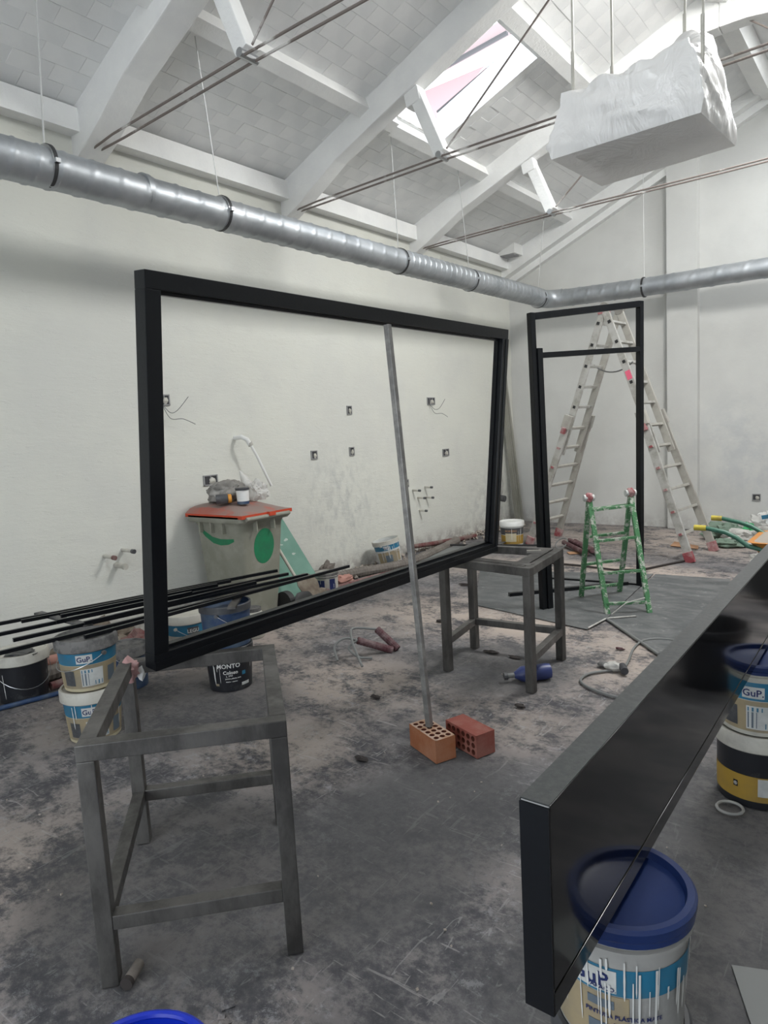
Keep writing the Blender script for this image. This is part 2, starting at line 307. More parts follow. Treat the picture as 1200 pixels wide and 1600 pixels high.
lw = struct('wall_left', MB().box((XL-.1, (YF+YB)/2, 2.1), (.2, YB-YF+.4, 4.4)), 'wall')
struct('wall_right', MB().box((XR+.1, (YF+YB)/2, 2.1), (.2, YB-YF+.4, 4.4)), 'wall2')
G = lambda y, nrm: [(XL-.2, y, -.05), (XR+.2, y, -.05), (XR+.2, y, 4.22), (XM, y, ZR+.12), (XL-.2, y, 4.22)]
bwl = struct('wall_back', MB().poly(G(YB, 1), .2, (0, -1, 0)), 'wall2')
# front wall with the street door opening
zt = lambda x: zc(x)+.1
struct('wall_front', MB().poly([(XL-.2, YF, 0), (-2.8, YF, 0), (-2.8, YF, 3.2), (.4, YF, 3.2), (.4, YF, 0), (XR+.2, YF, 0), (XR+.2, YF, 4.22), (XM, YF, ZR+.12), (XL-.2, YF, 4.22)], .2, (0, 1, 0)), 'wall2')
struct('trim_1', MB().poly([(-2.725, YB-.13, 0), (-2.335, YB-.13, 0), (-2.335, YB-.13, zc(-2.335)), (-2.725, YB-.13, zc(-2.725))], .14, (0, -1, 0)), 'wall2')

# ceiling slopes (thick slabs, holes for the roof lights)
ce = bpy.data.objects.new('ceiling', None); COL.objects.link(ce); ce['kind'] = 'structure'; ce['_b'] = [0., 0., 0.]
def slab(x0, x1, y0, y1, name='roof_slab', t=.14, dz=.0075):
    s = 1 if x1 <= XM+1e-6 else -1
    return obj(name, MB().add([(x, y, zc(x)+dz+k) for k in (0, t) for (x, y) in ((x0, y0), (x1, y0), (x1, y1), (x0, y1))], [(0, 1, 2, 3), (4, 7, 6, 5), (0, 4, 5, 1), (1, 5, 6, 2), (2, 6, 7, 3), (3, 7, 4, 0)]), 'ceil', ce)
HX0, HX1, HY0, HY1 = -3.99, -2.90, 5.60, 6.40
for a in ((XL-.2, XM, YF-.2, HY0), (XL-.2, XM, HY1, YB+.2), (XL-.2, HX0, HY0, HY1), (HX1, XM, HY0, HY1)): slab(*a)
RH = [(-2.3, -.9), (1.3, 2.7), (5.3, 6.7), (7.9, 9.3)]  # last opening added to go with the extra far-end lamp
ys = [YF-.2]+[k for p in RH for k in p]+[YB+.2]
for i in range(0, len(ys), 2): slab(XM, XR+.2, ys[i], ys[i+1], dz=0)
for a, b in RH: slab(XM, -1.05, a, b, dz=0); slab(.15, XR+.2, a, b, dz=0)

# flat clay tiles showing through the limewash on the left slope: each its own plate
ang = math.atan(SL); dl = math.cos(ang); TL_, TW = .285, .142
tile_me = None; tmb = MB().box((0, 0, 0), (TW-.0025, TL_-.0025, .012))
stuff = MB(); cnt = 0; cands = []
rows = int(3.75/TW)
for r in range(rows):
    u = .10+(r+.5)*TW
    for k in range(-2, 38):
        y = k*TL_+(r % 2)*TL_/2+.1+(r % 3)*.02; x = XL+u*dl
        if x > XM-.05 or y > 9.95 or y < -.6: continue
        if HX0-.09 < x < HX1+.09 and HY0-.16 < y < HY1+.16: continue
        cands.append((x, y))
def vis(p):
    v = Vector(p)-Vector((0, 0, 1.6)); d = v.dot(fw)
    if d < .5: return None
    return 600+F*v.dot(rt)/d, 800-F*v.dot(up)/d, d
good = []
for x, y in cands:
    q = vis((x, y, zc(x)))
    if q and -20 < q[0] < 1220 and -20 < q[1] and q[1] < 460: good.append((q[2], x, y))
good.sort(); rot = Matrix.Rotation(-ang, 3, 'Y')
t0 = obj('ceiling_tile', tmb, 'ceil', ce, smooth=False); tiles = [t0]
for i in range(1, min(300, len(good))):
    o = t0.copy(); COL.objects.link(o); tiles.append(o)
for i, (d, x, y) in enumerate(good):
    h = zc(x)+.010+random.choice((-.0025, 0, 0, 0, 0, .001)); e = Euler((random.uniform(-.002, .002), -ang+random.uniform(-.004, .002), 0))
    if i < 300: tiles[i].location = (x, y, h); tiles[i].rotation_euler = e
    else: stuff.box((x, y, h), (TW-.0025, TL_-.0025, .012), e.to_matrix())
so = obj('far_ceiling_tiles', stuff, 'ceil', ce); so['kind'] = 'stuff'

# skylight: plastered well, flashing, sash bar, what stands outside
sk = bpy.data.objects.new('window_1', None); COL.objects.link(sk); sk['kind'] = 'structure'; sk['_b'] = [0., 0., 0.]
hh = .30
def well(xa, ya, xb, yb, ox, oy, h=hh):
    return MB().add([(x+dx, y+dy, zc(x)+k) for dx, dy in ((0, 0), (ox, oy)) for (x, y, k) in ((xa, ya, 0), (xb, yb, 0), (xb, yb, h), (xa, ya, h))], [(0, 1, 2, 3), (4, 7, 6, 5), (0, 4, 5, 1), (1, 5, 6, 2), (2, 6, 7, 3), (3, 7, 4, 0)])
obj('skylight_well', well(HX0-.05, HY1-.006, HX1+.05, HY1-.006, 0, .09), 'conc', sk)
obj('skylight_well', well(HX0, HY0+.006, HX1, HY0+.006, 0, -.08, .16), 'conc', sk)
obj('skylight_well', well(HX0+.006, HY0, HX0+.006, HY1, -.06, 0, .15), 'bare', sk)
obj('skylight_well', well(HX1-.006, HY0, HX1-.006, HY1, .06, 0, .15), 'conc', sk)
obj('flashing', MB().bar((HX0-.05, HY1+.01, zc(HX0)+hh), (HX1+.05, HY1+.01, zc(HX1)+hh), .03, .02), 'sash', sk)
nb = thing('neighbour_building', 'salmon pink rendered building seen outside through the roof light', 'building', (-9.5, 9.0, 0)); nb['kind'] = 'structure'
obj('gable_wall', MB().poly([(-8.64, 13.0, 8.72), (-7.04, 13.0, 8.72), (-7.94, 13.0, 8.12), (-8.94, 13.0, 7.91)], .3, (0, -1, 0)), 'neigh', nb)
obj('roof_edge', MB().bar((-9.28, 12.6, 8.74), (-6.22, 12.6, 9.01), .22, .20), 'roofedge', nb)
obj('gutter', MB().bar(Vector((-9.28, 12.6, 8.74))+Vector((0, -.2, -.22)), Vector((-6.22, 12.6, 9.01))+Vector((0, -.2, -.22)), .08, .05), 'sash', nb)

# purlins, eave beams and ridge beam: each run is a structure
def purlin(x, y0, y1, w=.12, d=.12, dz=0):
    return MB().box((x, (y0+y1)/2, zc(x)+dz-d/2+.02), (w, y1-y0, d), Matrix.Rotation(-ang if x < XM else ang, 3, 'Y'))
ty = [-1.35, .85, 3.06, 5.22, 7.45]
struct('trim_2', MB().box((XL+.06, (YF+YB)/2, 4.03), (.13, YB-YF, .17)), 'conc')
struct('trim_3', purlin(-4.03, YF, HY0-.01).add(*(lambda q: (q.v, q.f))(purlin(-4.06, HY0-.01, YB))), 'conc')
struct('trim_4', purlin(-2.78, YF, YB), 'conc')
struct('trim_5', purlin(XM, YF, YB, .2, .16, -.03), 'conc')
for i, x in enumerate((-.32, .93)): struct('trim_%d' % (6+i), purlin(x, YF, RH[0][0]-.05).add(*(lambda q: (q.v, q.f))(purlin(x, RH[-1][1]+.05, YB))), 'conc')

# trusses
RU = lambda x: 3.85+.39*((x-XL) if x < XM else (XR-x))           # underside of the rafters
def truss(y, wide=.17):
    t = bpy.data.objects.new('roof_truss', None); COL.objects.link(t); t['kind'] = 'structure'; t.location = (XM, y, RU(XL)); t['_b'] = [XM, y, RU(XL)]
    hw = wide/2
    for s in (-1, 1):
        X = lambda x: XM+s*(x-XM)*-1 if s == 1 else x
        prof = [(XL-.02, RU(XL)-.10), (XL+.25, RU(XL)+.02)]+[(x, RU(x)) for x in (-4.4, -3.3, -2.2)]+[(-1.95, RU(-1.95)-.01), (-1.78, RU(-1.95)+.015), (XM, RU(-1.95)+.02)]+[(XM, ZR+.02), (XL-.02, zc(XL)+.03)]
        pts = [((X(x)), y-hw, z) for x, z in prof]
        obj('rafter', MB().poly(pts, wide, (0, -1, 0)), 'conc', t, bevel=.012)
        n0 = Vector((X(-3.26), y, 3.90)); t1 = Vector((X(-3.52), y, RU(-3.52)+.03))
        obj('strut', MB().bar(n0, t1, .11, .11, (0, 1, 0)), 'conc', t, bevel=.008)
        obj('strut_cap', MB().bar(t1+Vector((0, 0, -.03)), t1+Vector((0, 0, -.09))+(n0-t1)*.10, .15, .125, (0, 1, 0)), 'conc', t, bevel=.01)
        obj('node_plate', MB().tube([(n0.x, y-.07, 3.885), (n0.x, y+.07, 3.885)], .028, 10), 'clampsteel', t)
        obj('brace_rod', MB().tube([n0, (X(-1.78), y, RU(-1.95)+.03)], .008, 6), 'tie', t)
    for dy in (-.045, .045):
        obj('tie_rod', MB().tube([(XL-.02, y+dy*.4, 3.835), (-4.7, y+dy, 3.85), (-3.26, y+dy, 3.872), (XM, y+dy, 3.865), (.16, y+dy, 3.872), (1.6, y+dy, 3.85), (XR+.02, y+dy*.4, 3.835)], .0085, 6), 'tie', t)
    return t
for y in ty: truss(y, .22 if y < 4 else .17)
# gable rafters lying on the back wall
for s in (-1, 1):
    X = (lambda x: x) if s == -1 else (lambda x: 2*XM-x)
    prof = [(XL-.02, 3.80), (XM, RU(XM)+.12), (XM, ZR+.02), (XL-.02, zc(XL)+.03)]
    struct('trim_%d' % (8+(s > 0)), MB().poly([(X(x), YB-.24, z) for x, z in prof], .25, (0, -1, 0)), 'conc')
    prof = [(XL-.02, 3.70), (XM, RU(XM)+.02), (XM, RU(XM)+.13), (XL-.02, 3.81)]
    struct('trim_%d' % (10+(s > 0)), MB().poly([(X(x), YB-.10, z) for x, z in prof], .11, (0, -1, 0)), 'conc')

# vent box on the gable corner
t = thing('vent_box', 'small white box vent fixed high on the sloping beam at the wall corner', 'vent', (-4.93, 9.72, 4.20))
obj('casing', MB().box((-4.93, 9.68, 4.20), (.30, .27, .20)), 'white', t, bevel=.004)
obj('grille', MB().box((-4.93, 9.66, 4.095), (.24, .20, .012)), 'greyp', t)

# ================================================================ DUCTS
DX, DZ, DR = -4.3, 3.33, .122
t = thing('spiral_duct', 'galvanised spiral duct hung on wires along left wall, turning at the corner', 'air duct', (DX, 5, DZ))
def spiral(p0, p1, r, pitch=.145, name='duct_segment'):
    p0, p1 = Vector(p0), Vector(p1); ax = (p1-p0).normalized(); L = (p1-p0).length; x = ax.cross(Vector((0, 0, 1))).normalized(); y = x.cross(ax)
    mb = MB(); N = 40; seg = max(2, int(L/(pitch/11))); k = 0
    prof = (0, 0, .0035, .0035, 0, 0); 
    for i in range(seg+1):
        for j in range(N):
            a = 2*PI*j/N; s = L*i/seg; s2 = s+pitch*j/N
            ph = (s/pitch - j/N) % 1; rr = r+(.006 if ph < .11 else 0)
            mb.v.append(p0+ax*s+(x*math.cos(a)+y*math.sin(a))*rr)
    for i in range(seg):
        for j in range(N): a = i*N+j; b = i*N+(j+1) % N; mb.f.append((a, b, b+N, a+N))
    return obj(name, mb, 'galv', t, smooth=True)
YE = 9.62
spiral((DX, -2.9, DZ-.03), (DX, 2.32, DZ-.01), DR); spiral((DX, 2.32, DZ-.01), (DX, 2.95, DZ-.01), DR-.003, .2)
spiral((DX, 2.95, DZ-.01), (DX, 5.95, DZ), DR-.003, .2); spiral((DX, 5.95, DZ), (DX, YE-.22, DZ+.02), DR, .105)
mb = MB(); pts = [(DX+.22*(1-math.cos(a)), YE-.22+.22*math.sin(a), DZ+.015) for a in [PI/2*i/6 for i in range(7)]]
obj('duct_elbow', MB().tube(pts, DR+.004, 36), 'galv', t, smooth=True)
spiral((DX+.22, YE, DZ+.01), (-2.93, YE, DZ-.03), DR-.003, .2); spiral((-2.93, YE, DZ-.03), (.6, YE, DZ-.06), DR-.003, .3)
for y in (2.95,): obj('joint_collar', MB().tube([(DX, y-.02, DZ), (DX, y+.02, DZ)], DR+.004, 36), 'galv', t, smooth=True)
def hanger(p, ax, top):
    p = Vector(p); A = Vector(ax)
    c = obj('duct_clamp', MB().tube([p-A*.011, p+A*.011], DR+.010, 36), 'clamp', t)
    s = A.cross(Vector((0, 0, 1)))
    obj('clamp_bolt', MB().box(p+s*(DR+.014)*math.copysign(1, s.x if abs(s.x) > .1 else -s.y)+Vector((0, 0, .0)), (.03, .03, .025)), 'clampsteel', c, base=Vector(t['_b']))
    obj('clamp_edge', MB().tube([p-A*.02, p-A*.011], DR+.006, 36), 'clampsteel', c, base=Vector(t['_b']))
    obj('hanger_wire', MB().tube([p+Vector((0, 0, DR+.005)), Vector(top)], .0042 if abs(p.y-2.28) > .1 else .006, 6), 'wire', t)
for y, ty_ in ((.2, .2), (2.28, 2.28), (3.63, 3.42), (5.95, 5.75), (7.38, 7.0), (9.28, 9.3)): hanger((DX, y, DZ), (0, 1, 0), (DX+.12, ty_, zc(DX+.12)+.02))
for x in (-2.93, -.6): hanger((x, YE, DZ-.03), (1, 0, 0), (x, YE, zc(x)-.02))

# ================================================================ WRAPPED UNIT
zb = 3.15; t = thing('hanging_unit', 'ceiling unit wrapped in crumpled milky plastic, hung from four white cords', 'air conditioner', (-1.33, 4.38, zb))
obj('casing', MB().add([(-1.70, 4.12, zb+.03), (-.97, 4.10, zb+.03), (-.94, 4.63, zb+.03), (-1.66, 4.70, zb+.03), (-1.62, 4.17, zb+.26), (-1.05, 4.16, zb+.26), (-1.03, 4.57, zb+.26), (-1.59, 4.62, zb+.26)], [(0, 1, 2, 3), (4, 7, 6, 5), (0, 4, 5, 1), (1, 5, 6, 2), (2, 6, 7, 3), (3, 7, 4, 0)]), 'white', t, bevel=.02)
# film: swept quads from the flat base edge up over the shoulders to a gathered crown
B4 = [Vector((-1.775, 4.065, zb)), Vector((-.935, 4.045, zb)), Vector((-.895, 4.685, zb)), Vector((-1.725, 4.765, zb))]
T4 = [Vector((-1.675, 4.12, zb+.33)), Vector((-1.03, 4.11, zb+.40)), Vector((-1.02, 4.60, zb+.47)), Vector((-1.63, 4.66, zb+.40))]
mb = MB(); NS, NV = 48, 24
def corner(q, s):
    k = int(s*4) % 4; f = s*4-int(s*4); return q[k].lerp(q[(k+1) % 4], f)
for i in range(NV+1):
    v = i/NV
    for j in range(NS*4):
        s = j/(NS*4); b_ = corner(B4, s); tp = corner(T4, s); k = min(1, v/.72)
        p = b_.lerp(tp, k**1.15); cen = Vector((-1.33, 4.38, 0)); bulge = math.sin(PI*k)*.045; d = (p-cen); d.z = 0; d.normalize(); p += d*bulge
        if v > .72:
            g = (v-.72)/.28; c2 = Vector((-1.33, 4.38, zb+.43)); p = p.lerp(c2, g*.98)
        fold = noise.noise(Vector((s*20+v*2.5, v*2.0, 1)))*.022+abs(noise.noise(Vector((s*12+v*5, v*3, 5))))*.042+abs(noise.noise(Vector((s*34-v*6, v*2.5, 8))))*.014
        if i: p += d*fold*min(1, v*5); p.z += fold*(.9 if v > .5 else .1)
        # gathered peaks of film at the cords on the near-right and far-left corners
        for cx_, cy_, hgt, rad in ((-1.16, 4.66, .22, .17), (-1.66, 4.68, .05, .14), (-1.02, 4.5, .08, .16)):
            if v > .35: p.z += hgt*math.exp(-(((p.x-cx_)/rad)**2+((p.y-cy_)/rad)**2))*min(1, (v-.35)*3)
        mb.v.append(p)
for i in range(NV):
    for j in range(NS*4): a = i*NS*4+j; b_ = i*NS*4+(j+1) % (NS*4); mb.f.append((a, b_, b_+NS*4, a+NS*4))
k0 = len(mb.v); R_ = 14
for i in range(R_+1):
    for j in range(R_+1):
        u, v = i/R_, j/R_; p = B4[0].lerp(B4[1], u).lerp(B4[3].lerp(B4[2], u), v); e = min(u, 1-u, v, 1-v)
        p.z -= .012*min(1, e*6)*(1+noise.noise(Vector((u*5+v*6, v*2, 9)))*1.4); mb.v.append(p)
for i in range(R_):
    for j in range(R_): a = k0+i*(R_+1)+j; mb.f.append((a, a+1, a+R_+2, a+R_+1))
obj('plastic_wrap', mb, 'film', t, smooth=True)
for (x, y, zb_) in ((-1.66, 4.14, zb+.27), (-1.61, 4.66, zb+.36), (-1.17, 4.66, zb+.5), (-.94, 4.10, zb+.18)):
    obj('hanging_cord', MB().tube([(x, y, zb_-.1), (x+.004, y, zb_+.5), (x, y, zb_+1.0), (x, y, zc(x)+.02)], .007, 6), 'ivory', t)
    obj('cord_tie', MB().tube([(x, y, zb_+.02), (x, y, zb_+.32)], .0105, 7), 'ivory', t)

# ================================================================ BLACK FRAMES
A, B_, C_, D_ = Vector((-2.200, 1.372, .757)), Vector((-2.173, 3.955, .757)), Vector((-2.05, 3.983, 2.184)), Vector((-2.06, 1.393, 2.180))
t = thing('window_frame_steel', 'large black steel window frame leaning upright across two trestles', 'frame', A)
hh_ = (D_-A).normalized(); ll = (B_-A).normalized(); nn = ll.cross(hh_).normalized()
W_, DP = .062, .064; sh = nn*(-DP/2)
if nn.x < 0: nn = -nn; sh = nn*(-DP/2)
def fb(a, b, upv, name, w=DP, h=W_): return obj(name, MB().bar(a+sh, b+sh, w, h, upv), 'black', t, bevel=.003)
fb(A+hh_*W_/2, B_+hh_*W_/2, hh_, 'bottom_rail', DP, W_); fb(D_-hh_*W_/2, C_-hh_*W_/2, hh_, 'top_rail')
fb(A+ll*W_/2+hh_*W_, D_+ll*W_/2-hh_*W_, ll, 'stile'); fb(B_-ll*W_/2+hh_*W_, C_-ll*W_/2-hh_*W_, ll, 'stile')
e = .012
for p_, q_, u_ in ((A+hh_*(W_+e/2)+ll*W_, B_+hh_*(W_+e/2)-ll*W_, hh_), (D_-hh_*(W_+e/2)+ll*W_, C_-hh_*(W_+e/2)-ll*W_, hh_), (A+ll*(W_+e/2)+hh_*W_, D_+ll*(W_+e/2)-hh_*W_, ll), (B_-ll*(W_+e/2)+hh_*W_, C_-ll*(W_+e/2)-hh_*W_, ll)):
    obj('glazing_bead', MB().bar(p_-nn*.045, q_-nn*.045, .028, e, u_), 'black', t)


obj('rail_lip', MB().bar(A+hh_*.017+nn*.002, B_+hh_*.017+nn*.002, .006, .034, hh_), 'black', t, bevel=.0015)
obj('rail_lip', MB().bar(B_-ll*.014+hh_*.04+nn*.002, C_-ll*.014-hh_*.06+nn*.002, .006, .028, ll), 'black', t, bevel=.0015)
# standing door frame
a, b, c, d = Vector((-2.477, 5.247, 0)), Vector((-2.005, 6.438, 0)), Vector((-1.985, 6.44, 2.62)), Vector((-2.52, 5.25, 2.48))
t = thing('door_frame_steel', 'tall narrow black steel door frame with a transom, standing in front of ladders', 'frame', a)
l_ = (b-a).normalized(); n_ = Vector((l_.y, -l_.x, 0))
obj('post', MB().bar(a+l_*.025, d+l_*.025, .05, .05, n_), 'black', t, bevel=.003); obj('post', MB().bar(b-l_*.025, c-l_*.025, .05, .05, n_), 'black', t, bevel=.003)
obj('head_rail', MB().bar(d-Vector((0, 0, .028))+l_*.05, c-Vector((0, 0, .028))-l_*.05, .05, .056, (0, 0, 1)), 'black', t, bevel=.003)
td, tc_ = a.lerp(d, .862), b.lerp(c, .838)
obj('transom', MB().bar(td+l_*.09, tc_-l_*.05, .05, .045, (0, 0, 1)), 'black', t, bevel=.003)
obj('inner_post', MB().bar(a+l_*.078+n_*.012, a.lerp(d, .885)+l_*.078+n_*.012, .055, .05, n_), 'black', t, bevel=.003)
tag(obj('steel_flat_bar', MB().bar((-2.93, 5.53, .02), (-2.13, 6.40, .02), .05, .035), 'black', base=(-2.9, 5.5, 0), bevel=.003), 'thick black steel bar lying on the floor behind the door frame foot', 'steel bar')
tag(obj('steel_thin_bar', MB().bar((-2.95, 6.33, .012), (-2.04, 6.42, .012), .022, .02), 'black', base=(-2.9, 6.3, 0)), 'thin black steel bar on the floor, ending at the right door post', 'steel bar')

# long gloss panel on edge (right foreground)
zb0, zt0, LP = .600, .979, 3.05
t = thing('black_steel_panel', 'long gloss black steel frame panel set on edge over blue bucket lids', 'frame', (-.45, .963, zb0))
P0, pd_ = Vector((-.45, .963, 0)), Vector((-.0083, .99997, 0)); pn = Vector((pd_.y, -pd_.x, 0)); TH = .054
def pb(y0, y1, z0, z1, off=0, th=TH): return MB().bar(P0+pd_*y0-pn*(th/2+off)+Vector((0, 0, (z0+z1)/2)), P0+pd_*y1-pn*(th/2+off)+Vector((0, 0, (z0+z1)/2)), th, z1-z0, (0, 0, 1))
obj('panel_body', pb(0, LP, zb0+.046, zt0), 'gloss', t, bevel=.003)
obj('top_edge', pb(.002, LP-.002, zt0-.001, zt0+.0018, .001, TH-.002), 'sheenblack', t)
obj('lower_strip', pb(0, LP, zb0, zb0+.0415), 'gloss', t, bevel=.002)
obj('end_cap', pb(-.003, .003, zb0+.002, zt0-.003, .001, TH-.002), 'black', t)
obj('joint_strip', pb(.05, LP-.05, zb0+.0405, zb0+.047, .0035, TH-.006), 'chrome', t)

# ================================================================ TRESTLES
def trestle(label, P, z=.757, w=.05, zr=.20, inner=False):
    """P = four foot corners (outer), front-left, front-right, rear-right, rear-left"""
    P = [Vector((*p, 0)) for p in P]; cen = sum(P, Vector())/4; t = thing('steel_trestle', label, 'trestle', cen, None)
    Q = []
    for i in range(4):
        e1 = (P[(i+1) % 4]-P[i]).normalized(); e2 = (P[i-1]-P[i]).normalized(); Q.append(P[i]+(e1+e2)*w/2)
    Z = Vector((0, 0, 1)); dirs = (Q[1]-Q[0]).normalized()
    for i in range(4): obj('leg', MB().bar(Q[i], Q[i]+Z*(z-w), w, w, dirs), 'steel', t, bevel=.003)
    for i in range(4):
        a, b = Q[i], Q[(i+1) % 4]; ex = w/2 if i % 2 == 0 else -w/2
        obj('top_rail', MB().bar(a+Z*(z-w/2), b+Z*(z-w/2), w, w, Z, ex), 'steel', t, bevel=.003)
    for i in range(4):
        if i == 1 and not inner: pass
        a, b = Q[i], Q[(i+1) % 4]
        if (not inner and i in (0, 2, 3)) or (inner and i in (1, 2, 3)): obj('stretcher', MB().bar(a+Z*zr, b+Z*zr, w*.9, w*.9, Z, -w/2), 'steel', t, bevel=.003)
    return t, Q
tr1, Q1 = trestle('near raw steel trestle table frame with an open top', [(-1.855, .880), (-1.452, 1.322), (-2.045, 1.825), (-2.455, 1.385)])
tr2, Q2 = trestle('far raw steel trestle table frame under the right end of window frame', [(-2.41, 3.61), (-1.735, 3.54), (-1.815, 4.20), (-2.50, 4.14)], inner=True)
obj('top_plate', MB().bar(Q2[0].lerp(Q2[1], .88)+Vector((0, 0, .755)), Q2[3].lerp(Q2[2], .88)+Vector((0, 0, .755)), .085, .008, (0, 0, 1)), 'steel', tr2)
obj('top_plate', MB().bar(Q2[0].lerp(Q2[3], .12)+Vector((0, 0, .7555)), Q2[1].lerp(Q2[2], .12)+Vector((0, 0, .7555)), .075, .008, (0, 0, 1)), 'steel', tr2)
tag(obj('steel_offcut', MB().box((-1.93, 4.0, .766), (.09, .05, .012), Matrix.Rotation(.5, 3, 'Z')), 'chrome', base=(-1.93, 4.0, .76)), 'small flat steel offcut on the far trestle top corner', 'metal plate')

# prop pole and bricks
tag(obj('prop_pole', MB().bar((-1.872, 2.650, .118), (-2.020, 2.674, 2.10), .028, .028, (0, 1, 0)), 'pole', base=(-1.872, 2.65, .1), bevel=.002), 'thin grey square steel prop standing on a brick holding window frame', 'pole')
def brick(label, c, rz, flat, mt):
    """perforated clay brick 0.235 x 0.113 x 0.10, holes through the z faces (or through a side when laid over)"""
    t = thing('perforated_brick', label, 'brick', (c[0], c[1], 0)); L, W, H = .24, .115, .115
    R = Matrix.Rotation(rz, 3, 'Z') @ (Matrix.Rotation(PI/2, 3, 'X') if flat else Matrix.Identity(3)); off = Vector((c[0], c[1], (W if flat else H)/2+.001))
    mb = MB(); k = 0; nxh, nyh, N = 6, 3, 12; top = []; 
    # grid of square cells each with a round hole; walls of the holes go through
    cx, cy = (L-.016)/nxh, (W-.012)/nyh
    for i in range(nxh):
        for j in range(nyh):
            x = -L/2+.008+(i+.5)*cx; y = -W/2+.006+(j+.5)*cy; r = .0135
            for z in (H/2,):
                k = len(mb.v)
                for q in range(N):
                    a = 2*PI*q/N; ca, sa = math.cos(a), math.sin(a); m_ = max(abs(ca)/(cx/2), abs(sa)/(cy/2)); mb.v.append(Vector((x+ca/m_, y+sa/m_, z)))
                for q in range(N): a = 2*PI*q/N; mb.v.append(Vector((x+r*math.cos(a), y+r*math.sin(a), z)))
                for q in range(N): mb.f.append((k+q, k+(q+1) % N, k+N+(q+1) % N, k+N+q))
                for sx_, sy_ in ((1, 1), (-1, 1), (-1, -1), (1, -1)):
                    cc = len(mb.v); mb.v.append(Vector((x+sx_*cx/2, y+sy_*cy/2, z)))
                    aa = math.degrees(math.atan2(sy_*cy/2, sx_*cx/2)) % 360; q = int(aa/30); mb.f.append((k+q, cc, k+(q+1) % N))
    def place(m_): m_.v = [R @ v+off for v in m_.v]; return m_
    face = place(mb)
    rim = MB()
    for z in (H/2,):
        for (x, y, dx, dy) in ((0, W/2-.003, L, .006), (0, -W/2+.003, L, .006), (L/2-.004, 0, .008, W), (-L/2+.004, 0, .008, W)):
            k = len(rim.v); rim.v += [Vector((x+a*dx/2, y+b*dy/2, z)) for a, b in ((-1, -1), (1, -1), (1, 1), (-1, 1))]; rim.f.append((k, k+1, k+2, k+3))
    obj('perforated_face', face.add(*(lambda q: (q.v, q.f))(place(rim))), 'brickTop' if not flat else mt, t)
    mb = MB()
    for i in range(nxh):
        for j in range(nyh):
            x = -L/2+.008+(i+.5)*cx; y = -W/2+.006+(j+.5)*cy; mb.lathe([(.0135, -H/2), (.0135, H/2)], (x, y, 0), 12)
    obj('hole_wall', place(mb), 'hole', t)
    mb = MB()
    for (x, y, dx, dy) in ((0, W/2, L, 0), (0, -W/2, L, 0), (L/2, 0, 0, W), (-L/2, 0, 0, W)):
        k = len(mb.v); mb.v += [Vector((x-dx/2, y-dy/2, -H/2)), Vector((x+dx/2, y+dy/2, -H/2)), Vector((x+dx/2, y+dy/2, H/2)), Vector((x-dx/2, y-dy/2, H/2))]; mb.f.append((k, k+1, k+2, k+3))
    k = len(mb.v); mb.v += [Vector((a*L/2, b*W/2, -H/2)) for a, b in ((-1, -1), (1, -1), (1, 1), (-1, 1))]; mb.f.append((k, k+1, k+2, k+3))
    obj('brick_body', place(mb), mt, t)
ax_ = math.atan2(2.530-2.619, -1.782+1.991)
brick('orange perforated brick with holes up, carrying the steel prop', (-1.848, 2.635), ax_, False, 'brickA')
brick('darker red perforated brick laid on its side beside the prop', (-1.715, 2.775), ax_+.06, True, 'brickB')

